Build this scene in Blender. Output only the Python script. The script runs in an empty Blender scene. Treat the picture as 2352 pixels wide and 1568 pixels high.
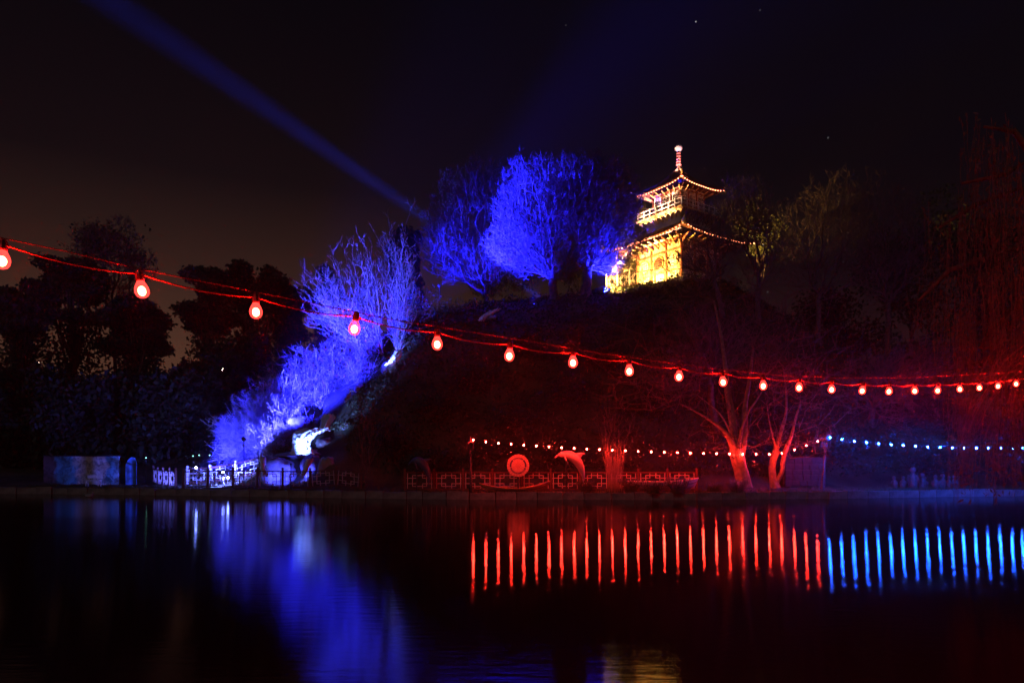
import bpy, bmesh, math, random
import numpy as np
from mathutils import Vector, Matrix, noise
R = math.radians
sc = bpy.context.scene
COL = sc.collection

# ------------------------------------------------------------------ camera
F = 1568.8            # focal length in 2352-wide photo pixels (24 mm lens)
HOR = 1060.0          # row of the horizon
CH = 2.05             # camera height above the lake
cam_d = bpy.data.cameras.new('camera'); cam = bpy.data.objects.new('camera', cam_d); COL.objects.link(cam)
cam_d.lens = 24.0; cam_d.sensor_width = 36.0
cam_d.shift_y = (HOR * 0.43537 - 341.0) / 1024.0
cam_d.clip_start = 0.05; cam_d.clip_end = 2000
cam.location = (0, 0, CH); cam.rotation_euler = (R(90), 0, 0)
sc.camera = cam
def D(x, y, Y):       # photo pixel + distance along the ground -> world point
    return Vector(((x - 1176) / F * Y, Y, CH + (HOR - y) / F * Y))

# ------------------------------------------------------------------ night sky
w = bpy.data.worlds.new('World'); sc.world = w; w.use_nodes = True
nt = w.node_tree; N = nt.nodes; L = nt.links
for n in list(N): N.remove(n)
out = N.new('ShaderNodeOutputWorld'); bg = N.new('ShaderNodeBackground'); L.new(bg.outputs[0], out.inputs[0])
sky = N.new('ShaderNodeTexSky'); sky.sky_type = 'NISHITA'; sky.sun_disc = False
sky.sun_elevation = R(-7); sky.sun_rotation = R(-20)
tc = N.new('ShaderNodeTexCoord'); sep = N.new('ShaderNodeSeparateXYZ'); L.new(tc.outputs['Generated'], sep.inputs[0])
def math_node(op, a, b=None, c=None):
    m = N.new('ShaderNodeMath'); m.operation = op
    for i, v in enumerate((a, b, c)):
        if v is None: continue
        if isinstance(v, (int, float)): m.inputs[i].default_value = v
        else: L.new(v, m.inputs[i])
    return m.outputs[0]
ramp = N.new('ShaderNodeValToRGB'); L.new(sep.outputs['Z'], ramp.inputs[0])
cr = ramp.color_ramp
cr.elements[0].position = 0.0; cr.elements[0].color = (0.10, 0.042, 0.024, 1)
cr.elements[1].position = 1.0; cr.elements[1].color = (0.0011, 0.0010, 0.0022, 1)
for p, c in ((0.14, (0.080, 0.033, 0.020, 1)), (0.24, (0.034, 0.0150, 0.0110, 1)), (0.36, (0.0070, 0.0040, 0.0050, 1)), (0.55, (0.0020, 0.0016, 0.0032, 1))):
    e = cr.elements.new(p); e.color = c
# the town's glow lies behind the trees at the left of the island
dot = N.new('ShaderNodeVectorMath'); dot.operation = 'DOT_PRODUCT'; L.new(tc.outputs['Generated'], dot.inputs[0])
dot.inputs[1].default_value = Vector((-0.40, 0.90, 0.15)).normalized()
glow = math_node('POWER', math_node('MAXIMUM', dot.outputs['Value'], 0.0), 7.0)
glow = math_node('MULTIPLY_ADD', glow, 0.93, 0.07)
mixn = N.new('ShaderNodeMix'); mixn.data_type = 'RGBA'
mixn.inputs['A'].default_value = (0.0019, 0.0016, 0.0030, 1); L.new(glow, mixn.inputs['Factor']); L.new(ramp.outputs[0], mixn.inputs['B'])
# stars
vor = N.new('ShaderNodeTexVoronoi'); vor.inputs['Scale'].default_value = 22.0; L.new(tc.outputs['Generated'], vor.inputs['Vector'])
star = math_node('LESS_THAN', vor.outputs['Distance'], 0.026)
sepc = N.new('ShaderNodeSeparateColor'); L.new(vor.outputs['Color'], sepc.inputs[0])
star = math_node('MULTIPLY', star, math_node('POWER', sepc.outputs[0], 3.0))
star = math_node('MULTIPLY', star, 0.5)
add1 = N.new('ShaderNodeMix'); add1.data_type = 'RGBA'; add1.blend_type = 'ADD'; add1.inputs['Factor'].default_value = 1.0
L.new(mixn.outputs['Result'], add1.inputs['A']); L.new(star, add1.inputs['B'])
sk = N.new('ShaderNodeMix'); sk.data_type = 'RGBA'; sk.blend_type = 'ADD'; sk.inputs['Factor'].default_value = 0.002
L.new(add1.outputs['Result'], sk.inputs['A']); L.new(sky.outputs[0], sk.inputs['B'])
L.new(sk.outputs['Result'], bg.inputs['Color']); bg.inputs['Strength'].default_value = 1.0

# faint moonlight from behind the camera
sd = bpy.data.lights.new('moon', 'SUN'); sd.energy = 0.07; sd.angle = R(0.5); sd.color = (0.85, 0.9, 1.0)
so = bpy.data.objects.new('moon', sd); COL.objects.link(so); so.rotation_euler = (R(58), 0, R(-25))

sc.view_settings.view_transform = 'Standard'; sc.view_settings.look = 'None'
sc.view_settings.exposure = 0.0; sc.view_settings.gamma = 1.0
sc.render.engine = 'CYCLES'
cy = sc.cycles
cy.use_denoising = True
try: cy.denoiser = 'OPENIMAGEDENOISE'
except Exception: pass
cy.max_bounces = 3; cy.diffuse_bounces = 1; cy.glossy_bounces = 3; cy.transmission_bounces = 3; cy.transparent_max_bounces = 8
cy.volume_bounces = 0
cy.sample_clamp_indirect = 2.0; cy.caustics_reflective = False; cy.caustics_refractive = False
cy.use_light_tree = True

# ================================================================== helpers
def put(o, parent=None, label=None, cat=None, group=None, kind=None):
    if parent is not None: o.parent = parent
    if label: o['label'] = label
    if cat: o['category'] = cat
    if group: o['group'] = group
    if kind: o['kind'] = kind
    return o
def empty(name, loc=(0, 0, 0), rz=0.0, **k):
    o = bpy.data.objects.new(name, None); COL.objects.link(o); o.location = loc; o.rotation_euler = (0, 0, rz)
    o.empty_display_size = 0.2
    return put(o, **k)
def link(name, me, mat=None, parent=None, smooth=False, loc=None, **k):
    if mat is not None and not me.materials: me.materials.append(mat)
    if smooth: me.polygons.foreach_set('use_smooth', [True] * len(me.polygons))
    o = bpy.data.objects.new(name, me); COL.objects.link(o)
    if loc is not None: o.location = loc
    return put(o, parent, **k)
def np_mesh(name, verts, faces):
    """verts (n,3), faces (m,k) with constant k"""
    verts = np.asarray(verts, dtype=np.float32); faces = np.asarray(faces, dtype=np.int32)
    me = bpy.data.meshes.new(name)
    m, k = faces.shape
    me.vertices.add(len(verts)); me.vertices.foreach_set('co', verts.ravel())
    me.loops.add(m * k); me.loops.foreach_set('vertex_index', faces.ravel())
    me.polygons.add(m); me.polygons.foreach_set('loop_start', np.arange(0, m * k, k, dtype=np.int32))
    me.update(calc_edges=True)
    return me
class MB:
    """collects vertices and faces for one mesh"""
    def __init__(s): s.v = []; s.f = []
    def add(s, vs, fs):
        b = len(s.v); s.v.extend([tuple(v) for v in vs]); s.f.extend([tuple(i + b for i in f) for f in fs]); return s
    def box(s, c, size, M=None, taper=1.0):
        x, y, z = (a / 2 for a in size)
        vs = [Vector((sx * x * (taper if sz > 0 else 1), sy * y * (taper if sz > 0 else 1), sz * z)) for sz in (-1, 1) for sy in (-1, 1) for sx in (-1, 1)]
        if M is not None: vs = [M @ v for v in vs]
        c = Vector(c); vs = [v + c for v in vs]
        return s.add(vs, [(0, 2, 3, 1), (4, 5, 7, 6), (0, 1, 5, 4), (2, 6, 7, 3), (0, 4, 6, 2), (1, 3, 7, 5)])
    def tube(s, pts, rad, k=8, flute=0.0, nf=5, seed=0, cap=True, squash=None):
        pts = [Vector(p) for p in pts]; n = len(pts)
        if isinstance(rad, (int, float)): rad = [rad] * n
        t0 = (pts[1] - pts[0]).normalized()
        a = t0.orthogonal().normalized()
        rings = []; rr = random.Random(seed); ph = [rr.uniform(0, 6.28) for _ in range(3)]
        for i in range(n):
            t = (pts[min(i + 1, n - 1)] - pts[max(i - 1, 0)]).normalized()
            a = (a - t * a.dot(t)).normalized(); b = t.cross(a)
            ring = []
            for j in range(k):
                th = 2 * math.pi * j / k; r = rad[i]
                if flute: r *= 1 + flute * (math.sin(nf * th + ph[0] + i * 0.15) * 0.6 + math.sin((nf * 2 + 1) * th + ph[1] - i * 0.2) * 0.4)
                ring.append(pts[i] + (a * math.cos(th) + b * math.sin(th)) * r)
            rings.append(ring)
        vs = [v for r_ in rings for v in r_]
        fs = [(i * k + j, i * k + (j + 1) % k, (i + 1) * k + (j + 1) % k, (i + 1) * k + j) for i in range(n - 1) for j in range(k)]
        if cap: fs += [tuple(range(k - 1, -1, -1)), tuple((n - 1) * k + j for j in range(k))]
        return s.add(vs, fs)
    def lathe(s, prof, k=16, c=(0, 0, 0), M=None):
        vs = []; n = len(prof)
        for r, z in prof:
            for j in range(k):
                th = 2 * math.pi * j / k; vs.append(Vector((r * math.cos(th), r * math.sin(th), z)))
        if M is not None: vs = [M @ v for v in vs]
        vs = [v + Vector(c) for v in vs]
        fs = [(i * k + j, i * k + (j + 1) % k, (i + 1) * k + (j + 1) % k, (i + 1) * k + j) for i in range(n - 1) for j in range(k)]
        fs += [tuple(range(k - 1, -1, -1)), tuple((n - 1) * k + j for j in range(k))]
        return s.add(vs, fs)
    def ball(s, c, r, k=10, m=6, sq=(1, 1, 1)):
        prof = [(max(0.001, r * math.sin(math.pi * i / m)), -r * math.cos(math.pi * i / m)) for i in range(m + 1)]
        return s.lathe(prof, k, c, Matrix.Diagonal(sq).to_3x3())
    def mesh(s, name):
        me = bpy.data.meshes.new(name); me.from_pydata(s.v, [], s.f); me.update(); return me
    def obj(s, name, mat, parent=None, smooth=False, **k): return link(name, s.mesh(name), mat, parent, smooth, **k)

# ------------------------------------------------------------------ materials
MATS = {}
def mat(name, col, rough=0.7, var=0.35, scale=6.0, bump=0.0, bscale=None, metal=0.0, spec=0.5, col2=None, coords='Object', detail=6.0):
    if name in MATS: return MATS[name]
    m = bpy.data.materials.new(name); m.use_nodes = True; t = m.node_tree; n = t.nodes; l = t.links
    b = n['Principled BSDF']; b.inputs['Roughness'].default_value = rough; b.inputs['Metallic'].default_value = metal
    b.inputs['Specular IOR Level'].default_value = spec
    c = n.new('ShaderNodeTexCoord'); no = n.new('ShaderNodeTexNoise'); no.inputs['Scale'].default_value = scale; no.inputs['Detail'].default_value = detail
    l.new(c.outputs[coords], no.inputs['Vector'])
    mx = n.new('ShaderNodeMix'); mx.data_type = 'RGBA'
    c2 = col2 if col2 else tuple(x * (1 - var) for x in col)
    mx.inputs['A'].default_value = (*c2, 1); mx.inputs['B'].default_value = (*(col if col2 else tuple(min(1, x * (1 + var)) for x in col)), 1)
    rp = n.new('ShaderNodeMapRange'); rp.inputs['From Min'].default_value = 0.3; rp.inputs['From Max'].default_value = 0.7
    l.new(no.outputs['Fac'], rp.inputs['Value']); l.new(rp.outputs[0], mx.inputs['Factor']); l.new(mx.outputs['Result'], b.inputs['Base Color'])
    if bump:
        n2 = n.new('ShaderNodeTexNoise'); n2.inputs['Scale'].default_value = bscale or scale * 4; n2.inputs['Detail'].default_value = 8
        l.new(c.outputs[coords], n2.inputs['Vector'])
        bp = n.new('ShaderNodeBump'); bp.inputs['Strength'].default_value = bump; bp.inputs['Distance'].default_value = 0.05
        l.new(n2.outputs['Fac'], bp.inputs['Height']); l.new(bp.outputs[0], b.inputs['Normal'])
    MATS[name] = m; return m
def emat(name, col, strength, sample=True):
    if name in MATS: return MATS[name]
    m = bpy.data.materials.new(name); m.use_nodes = True; t = m.node_tree; n = t.nodes
    for x in list(n): n.remove(x)
    o = n.new('ShaderNodeOutputMaterial'); e = n.new('ShaderNodeEmission'); e.inputs[0].default_value = (*col, 1); e.inputs[1].default_value = strength
    t.links.new(e.outputs[0], o.inputs[0]); MATS[name] = m
    if not sample: m.cycles.emission_sampling = 'NONE'     # weak glow: seen, but lights almost nothing
    return m
def glassmat(name, col, strength, alpha):
    """coloured lamp glass: glows itself and lets the filament through"""
    if name in MATS: return MATS[name]
    m = emat(name, col, strength, False); t = m.node_tree; n = t.nodes
    o = [x for x in n if x.type == 'OUTPUT_MATERIAL'][0]; e = [x for x in n if x.type == 'EMISSION'][0]
    tr = n.new('ShaderNodeBsdfTransparent'); tr.inputs[0].default_value = (1, 1, 1, 1)
    mx = n.new('ShaderNodeMixShader'); mx.inputs[0].default_value = alpha
    t.links.new(tr.outputs[0], mx.inputs[1]); t.links.new(e.outputs[0], mx.inputs[2]); t.links.new(mx.outputs[0], o.inputs[0])
    return m
BARK = mat('bark', (0.13, 0.10, 0.075), 0.9, 0.45, 5, 0.6, 14)
BARKPALE = mat('bark_pale', (0.27, 0.23, 0.19), 0.9, 0.4, 5, 0.5, 16)
TWIG = mat('twig', (0.16, 0.125, 0.10), 0.85, 0.4, 1.5)
TWIGPALE = mat('twig_pale', (0.30, 0.27, 0.24), 0.8, 0.4, 1.5)
LEAF = mat('leaf_dark', (0.032, 0.048, 0.022), 0.6, 0.5, 0.8)
LEAFY = mat('leaf_evergreen', (0.09, 0.11, 0.04), 0.55, 0.5, 1.0)
REEDM = mat('reed', (0.34, 0.28, 0.18), 0.8, 0.3, 3)
SOIL = mat('soil_and_grass', (0.065, 0.06, 0.035), 0.95, 0.6, 0.5, 0.8, 6, coords='Object')
STONE = mat('stone', (0.30, 0.28, 0.26), 0.85, 0.35, 2.5, 0.7, 9)
ROCK = mat('wet_rock', (0.26, 0.25, 0.25), 0.45, 0.5, 1.6, 0.9, 5)
FENCEP = mat('fence_paint', (0.15, 0.05, 0.04), 0.55, 0.25, 5, 0.15, 30)
FENCEW = mat('fence_lattice_paint', (0.62, 0.52, 0.46), 0.55, 0.2, 5, 0.15, 30)
POSTW = mat('white_post_paint', (0.75, 0.74, 0.72), 0.6, 0.15, 6, 0.15, 30)
IRON = mat('black_iron', (0.05, 0.05, 0.055), 0.45, 0.3, 12, 0.2, 40, metal=0.3)
RUBBER = mat('black_rubber', (0.035, 0.033, 0.033), 0.4, 0.3, 20)
WIRE = mat('cable_sheath', (0.07, 0.066, 0.063), 0.35, 0.2, 20)

# ------------------------------------------------------------------ vegetation builders
def seg_mesh(name, P0, P1, r0, r1, k=3):
    P0 = np.asarray(P0, float); P1 = np.asarray(P1, float); n = len(P0)
    r0 = np.broadcast_to(np.asarray(r0, float), (n,)); r1 = np.broadcast_to(np.asarray(r1, float), (n,))
    t = P1 - P0; t /= np.maximum(np.linalg.norm(t, axis=1, keepdims=True), 1e-6)
    ref = np.where(np.abs(t[:, 2:3]) > 0.9, np.array([[1., 0, 0]]), np.array([[0, 0, 1.]]))
    a = np.cross(t, ref); a /= np.linalg.norm(a, axis=1, keepdims=True); b = np.cross(t, a)
    V = np.zeros((n, 2, k, 3))
    for j in range(k):
        th = 2 * math.pi * j / k; d = a * math.cos(th) + b * math.sin(th)
        V[:, 0, j] = P0 + d * r0[:, None]; V[:, 1, j] = P1 + d * r1[:, None]
    base = (np.arange(n) * 2 * k)[:, None]
    Fs = np.concatenate([np.stack([base[:, 0] + j, base[:, 0] + (j + 1) % k, base[:, 0] + k + (j + 1) % k, base[:, 0] + k + j], 1) for j in range(k)])
    return np_mesh(name, V.reshape(-1, 3), Fs)
def mst(root, pts, bf=0.5, seed=0):
    """balanced spanning tree: every point joins where its way to the root stays short"""
    pts = np.vstack([root, pts]); n = len(pts)
    par = np.full(n, -1); plen = np.zeros(n); done = np.zeros(n, bool); done[0] = True
    d = np.linalg.norm(pts - pts[0], axis=1); best = d.copy(); bp = np.zeros(n, int); best[0] = np.inf
    order = [0]
    for _ in range(n - 1):
        i = int(np.argmin(best)); p = bp[i]
        par[i] = p; plen[i] = plen[p] + np.linalg.norm(pts[i] - pts[p]); done[i] = True; best[i] = np.inf; order.append(i)
        c = np.linalg.norm(pts - pts[i], axis=1) + bf * plen[i]
        m = (c < best) & ~done; best[m] = c[m]; bp[m] = i
    return pts, par, order
def bare_tree(name, base, crown_pts, mat_w, mat_t, label, cat='tree', group=None, bf=0.45, r_tip=0.012, r_trunk=0.3, trunk_to=None, twigs=3, twig_len=0.5, seed=0, up=0.5, expo=2.3, wob=0.08, thick=0.05, jit=0.12):
    rng = np.random.default_rng(seed); base = np.array(base, float)
    fork = np.array(trunk_to if trunk_to is not None else base + [0, 0, 1.5], float)
    pts, par, order = mst(fork, np.asarray(crown_pts), bf)
    n = len(pts)
    # children counts -> pipe model radii
    area = np.zeros(n); area += 0
    for i in reversed(order):
        if area[i] == 0: area[i] = r_tip ** expo
        if par[i] >= 0: area[par[i]] += area[i]
    rad = area ** (1 / expo); rad *= 1.0
    s = r_trunk / rad[0]; rad = r_tip + (rad - r_tip) * (r_trunk - r_tip) / max(1e-6, rad[0] - r_tip)
    P0, P1, A, B = [], [], [], []; TP0, TP1, TA, TB = [], [], [], []
    for i in order[1:]:
        p = par[i]; a = pts[p]; b = pts[i]; ln = np.linalg.norm(b - a)
        mid = (a + b) / 2 + rng.normal(0, wob * ln, 3); mid[2] += 0.05 * ln
        ra = min(rad[p], rad[i] * 1.4); rb = rad[i]
        tgt = (TP0, TP1, TA, TB) if rb > thick else (P0, P1, A, B)
        for q0, q1, u0, u1 in ((a, mid, ra, (ra + rb) / 2), (mid, b, (ra + rb) / 2, rb)):
            tgt[0].append(q0); tgt[1].append(q1); tgt[2].append(u0); tgt[3].append(u1)
    root = empty(name, tuple(base), label=label, cat=cat, group=group)
    off = base
    # trunk
    mb = MB(); m = 8
    path = [Vector(base - [0, 0, 0.4]) if k == 0 else Vector(base + (fork - base) * (k / m) + rng.normal(0, 0.035, 3) * (0 < k < m)) for k in range(m + 1)]
    mb.tube([p - Vector(base) for p in path], [r_trunk * (1.0 + 0.55 * (1 - k / m) ** 4) for k in range(m + 1)], 12, 0.08, 4, seed)
    me = mb.mesh('trunk'); tr = link('trunk', me, mat_w, root, True)
    if TP0:
        link('limb', seg_mesh('limb', np.array(TP0) - off, np.array(TP1) - off, TA, TB, 6), mat_w, root, True)
    # twigs
    ctr = pts.mean(0)
    if twigs:
        idx = np.repeat(np.arange(1, n), twigs); k = len(idx)
        d = pts[idx] - pts[par[idx]]; d /= np.maximum(np.linalg.norm(d, axis=1, keepdims=True), 1e-6)
        for rep in range(2):
            pass
        dd = d * 0.6 + rng.normal(0, 0.55, (k, 3)); dd[:, 2] += up; dd /= np.linalg.norm(dd, axis=1, keepdims=True)
        ln = twig_len * rng.uniform(0.4, 1.2, k); st = pts[idx]
        q1 = st + dd * ln[:, None] * 0.5
        d2 = dd + rng.normal(0, 0.25, (k, 3)); d2[:, 2] += 0.15; d2 /= np.linalg.norm(d2, axis=1, keepdims=True)
        q2 = q1 + d2 * ln[:, None] * 0.5
        d3 = dd + rng.normal(0, 0.6, (k, 3)); d3 /= np.linalg.norm(d3, axis=1, keepdims=True)
        q3 = q1 + d3 * ln[:, None] * 0.4
        P0 = np.vstack([np.array(P0).reshape(-1, 3), st, q1, q1]); P1 = np.vstack([np.array(P1).reshape(-1, 3), q1, q2, q3])
        A = np.concatenate([A, np.full(k, r_tip), np.full(k, r_tip * .8), np.full(k, r_tip * .7)]); B = np.concatenate([B, np.full(k, r_tip * .8), np.full(k, r_tip * .4), np.full(k, r_tip * .4)])
    if len(P0):
        link('crown', seg_mesh('crown', np.array(P0) - off, np.array(P1) - off, A, B, 3), mat_t, root)
    return root
def ell_pts(c, r, n, rng, zmin=-1.0, shell=0.45, noise=0.1):
    p = rng.normal(0, 1, (n * 3, 3)); p /= np.linalg.norm(p, axis=1, keepdims=True)
    p = p[p[:, 2] > zmin][:n]
    rr = rng.uniform(shell, 1, len(p)) ** 0.5
    # lumpy outline
    ph = rng.uniform(0, 6.28, 6)
    lump = 1 + noise * (np.sin(5 * p[:, 0] + ph[0]) + np.sin(6 * p[:, 1] + ph[1]) + np.sin(7 * p[:, 2] + ph[2]) + np.sin(11 * p[:, 0] + ph[3]))
    return np.array(c) + p * (rr * lump)[:, None] * np.array(r)
def leaf_mesh(name, P, size, rng, aspect=0.55, droop=0.0):
    P = np.asarray(P); n = len(P)
    a = rng.normal(0, 1, (n, 3)); a[:, 2] -= droop; a /= np.linalg.norm(a, axis=1, keepdims=True)
    b = np.cross(a, rng.normal(0, 1, (n, 3))); b /= np.linalg.norm(b, axis=1, keepdims=True)
    s = (size * rng.uniform(0.6, 1.4, n))[:, None]
    V = np.stack([P - a * s, P + b * s * aspect, P + a * s, P - b * s * aspect], 1).reshape(-1, 3)
    return np_mesh(name, V, np.arange(4 * n).reshape(n, 4))
def leafy(name, base, lumps, nleaf, size, mt, label, cat='tree', group=None, seed=0, trunk_r=0.2, hull=0.5, trunk=True, tm=None, zcut=None):
    """lumps: (x,y,z,rx,ry,rz) in world space"""
    rng = np.random.default_rng(seed); base = np.array(base, float)
    lumps = np.array(lumps, float); vol = (lumps[:, 3] * lumps[:, 4] * lumps[:, 5]) ** (2 / 3); cnt = (nleaf * vol / vol.sum()).astype(int)
    P = np.vstack([ell_pts(l[:3], l[3:], max(4, c), rng, shell=hull, noise=0.07) for l, c in zip(lumps, cnt)])
    if zcut is not None: P = P[P[:, 2] > zcut]
    root = empty(name, tuple(base), label=label, cat=cat, group=group)
    link('crown', leaf_mesh('crown', P - base, size, rng), mt, root)
    if trunk:
        mb = MB(); top = lumps[:, :3].mean(0); m = 6
        mb.tube([Vector((0, 0, -0.4)) if k == 0 else Vector((top - base) * (k / m)) + Vector(rng.normal(0, 0.08, 3)) * (k < m) for k in range(m + 1)], [trunk_r * (1 - 0.6 * k / m) for k in range(m + 1)], 8, 0.06, 3, seed)
        for l in lumps:
            st = Vector((top - base) * rng.uniform(0.35, 0.8)); en = Vector(l[:3] - base)
            mb.tube([st, (st + en) / 2 + Vector(rng.normal(0, 0.1, 3)), en], [trunk_r * 0.45, trunk_r * 0.3, trunk_r * 0.1], 6)
        mb.obj('trunk', tm or BARK, root, True)
    return root

# ================================================================== terrain
def interp(xs, ys): return lambda x: np.interp(x, xs, ys)
shore = interp([-140, -60, -30, -20, -12, -3, 10, 19, 26, 36, 60, 140], [44, 44, 44, 42, 39.5, 37.4, 37.0, 38.6, 40.5, 42, 30, 20])
CP = []
for xd, yd, Y in ((755, 1068, 43), (850, 962, 47), (930, 832, 51), (1090, 742, 56), (1190, 704, 59), (1330, 684, 60.5), (1450, 660, 61.5),   # crest of the dark front slope
                  (560, 1085, 48), (620, 1000, 50), (720, 900, 53), (830, 815, 55), (950, 735, 58), (1100, 700, 63),                  # left flank beyond the cascade
                  (668, 1108, 44.3), (690, 1060, 45), (712, 1000, 46), (752, 968, 47), (822, 900, 49.2), (900, 838, 51.3)):
    p = D(xd, yd, Y); CP.append((p.x, p.y, p.z))
for a in np.linspace(0, 2 * math.pi, 9)[:-1]: CP.append((16.1 + 5.5 * math.cos(a), 66 + 5.5 * math.sin(a), 18.3))
CP += [(16.1, 66, 18.3), (9, 62.5, 17.9)]
CP += [(x, float(shore(x)) + 0.5, 0.42) for x in range(-40, 61, 5)]
CP += [(x, float(shore(x)) + 4.6, 0.55) for x in range(-8, 61, 5)]
CP += [(x_, y_, .47) for x_ in (-20, -18, -16, -14, -12, -10, -8, -6) for y_ in (41.0, 42.4)]
CP += [(-18, 43.6, .5), (-20, 46, .5), (-24, 50, .6), (-28, 56, 1.2), (-22, 58, 4), (-17, 62, 9), (-9, 68, 15), (2, 74, 17), (16, 80, 17), (34, 76, 11), (30, 62, 12), (26, 66, 16), (22, 60, 15.5), (40, 58, 6), (50, 60, 3), (60, 70, 3), (-40, 60, 1.5), (-60, 60, 1.5), (-40, 90, 4), (0, 110, 10), (40, 110, 8), (-80, 100, 6), (80, 100, 6), (-130, 180, 8), (130, 180, 8), (0, 180, 8), (-130, 60, 2), (130, 60, 3), (12, 52, 9.5), (2, 50, 8), (22, 52, 8.5), (-3, 46, 4.2), (8, 46, 4.5), (20, 48, 4.5), (32, 52, 5)]
CP = np.array(CP, float)
KM = np.linalg.norm(CP[:, None, :2] - CP[None, :, :2], axis=2)
COEF = np.linalg.solve(KM + np.eye(len(CP)) * 1e-6, CP[:, 2])
def H(x, y):
    x = np.asarray(x, float); y = np.asarray(y, float); sh = x.shape
    q = np.stack([x.ravel(), y.ravel()], 1); z = np.zeros(len(q))
    for i in range(0, len(q), 20000): z[i:i + 20000] = np.linalg.norm(q[i:i + 20000, None] - CP[None, :, :2], axis=2) @ COEF
    z = z.reshape(sh)
    s = shore(x)
    z = np.maximum(z, 0.36)
    k = np.clip((y - s) / 0.5, 0, 1)
    z = np.where(y < s + 0.5, -0.9 + (z + 0.9) * k, z)
    # near bank under the camera and the bank that carries the willow at the right
    nb = np.clip((3.2 - y) / 1.2, 0, 1); z = np.where(y < 20, np.maximum(z, -0.9 + 1.35 * nb), z)
    rb = np.clip((x - (0.77 * y + 0.7)) / 1.0, 0, 1) * np.clip((24 - y) / 3.0, 0, 1); z = np.where(y < 34, np.maximum(z, -0.9 + 1.4 * rb), z)
    return z
def Hs(x, y): return float(H(np.array([x]), np.array([y]))[0])
gx = np.unique(np.concatenate([np.linspace(-130, -42, 30), np.linspace(-42, 45, 175), np.linspace(45, 130, 30)]))
gy = np.unique(np.concatenate([np.linspace(-25, 0, 8), np.linspace(0, 5, 14), np.linspace(5, 34, 30), np.linspace(34, 85, 135), np.linspace(85, 180, 25)]))
GX, GY = np.meshgrid(gx, gy); GZ = H(GX, GY)
rng = np.random.default_rng(5)
land = (GY > shore(GX) + 4)
GZ = GZ + land * (0.12 * np.sin(GX * 1.3 + 0.7 * np.sin(GY)) * np.cos(GY * 1.1 + np.sin(GX * .8)) + rng.normal(0, 0.035, GZ.shape))
nx, ny = len(gx), len(gy)
ii = (np.arange(ny - 1)[:, None] * nx + np.arange(nx - 1)[None, :]).ravel()
gme = np_mesh('ground', np.stack([GX, GY, GZ], 2).reshape(-1, 3), np.stack([ii, ii + 1, ii + nx + 1, ii + nx], 1))
link('ground', gme, SOIL, None, True, kind='structure')

# ------------------------------------------------------------------ lake
wm = bpy.data.materials.new('lake_water'); wm.use_nodes = True; t = wm.node_tree; n = t.nodes; l = t.links
for x in list(n): n.remove(x)
o = n.new('ShaderNodeOutputMaterial'); gl = n.new('ShaderNodeBsdfAnisotropic'); gl.distribution = 'BECKMANN'
df = n.new('ShaderNodeBsdfDiffuse'); df.inputs[0].default_value = (0.004, 0.006, 0.006, 1)
fr = n.new('ShaderNodeFresnel'); fr.inputs[0].default_value = 1.333
mx = n.new('ShaderNodeMixShader'); l.new(fr.outputs[0], mx.inputs[0]); l.new(df.outputs[0], mx.inputs[1]); l.new(gl.outputs[0], mx.inputs[2]); l.new(mx.outputs[0], o.inputs[0])
g = n.new('ShaderNodeNewGeometry')
mp = n.new('ShaderNodeMapping'); mp.inputs['Scale'].default_value = (0.9, 4.0, 1); l.new(g.outputs['Position'], mp.inputs[0])
n1 = n.new('ShaderNodeTexNoise'); n1.inputs['Scale'].default_value = 1.9; n1.inputs['Detail'].default_value = 5; l.new(mp.outputs[0], n1.inputs[0])
bp = n.new('ShaderNodeBump'); bp.inputs['Strength'].default_value = 0.22; bp.inputs['Distance'].default_value = 0.012; l.new(n1.outputs[0], bp.inputs['Height'])
l.new(bp.outputs[0], gl.inputs['Normal'])
# a breeze ruffles a band of water off the far bank
sp = n.new('ShaderNodeSeparateXYZ'); l.new(g.outputs['Position'], sp.inputs[0])
mp2 = n.new('ShaderNodeMapping'); mp2.inputs['Scale'].default_value = (0.10, 0.5, 1); l.new(g.outputs['Position'], mp2.inputs[0])
n2 = n.new('ShaderNodeTexNoise'); n2.inputs['Scale'].default_value = 1.0; n2.inputs['Detail'].default_value = 4; l.new(mp2.outputs[0], n2.inputs[0])
def mn(op, a, b=None, c=None):
    m = n.new('ShaderNodeMath'); m.operation = op
    for i, v in enumerate((a, b, c)):
        if v is None: continue
        if isinstance(v, (int, float)): m.inputs[i].default_value = v
        else: l.new(v, m.inputs[i])
    return m.outputs[0]
yw = mn('MULTIPLY_ADD', n2.outputs[0], 3.0, sp.outputs[1])          # wobbling distance
yw = mn('MULTIPLY_ADD', sp.outputs[0], -0.16, yw)
band = n.new('ShaderNodeMapRange'); band.interpolation_type = 'SMOOTHSTEP'; band.inputs[1].default_value = 23.0; band.inputs[2].default_value = 26.0; l.new(yw, band.inputs[0])
band2 = n.new('ShaderNodeMapRange'); band2.interpolation_type = 'SMOOTHSTEP'; band2.inputs[1].default_value = 31.0; band2.inputs[2].default_value = 28.0; l.new(yw, band2.inputs[0])
ruff = mn('MULTIPLY', band.outputs[0], band2.outputs[0])
rough = mn('MULTIPLY_ADD', ruff, 0.05, 0.096)
tg = n.new('ShaderNodeCombineXYZ'); tg.inputs[0].default_value = 1.0; l.new(tg.outputs[0], gl.inputs['Tangent']); gl.inputs['Anisotropy'].default_value = 0.35     # long low ripples lie across the view
l.new(rough, gl.inputs['Roughness'])
wme = np_mesh('lake', [(-130, -20, 0), (130, -20, 0), (130, 60, 0), (-130, 60, 0)], [[0, 1, 2, 3]])
link('lake', wme, wm, None, kind='structure')

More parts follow.
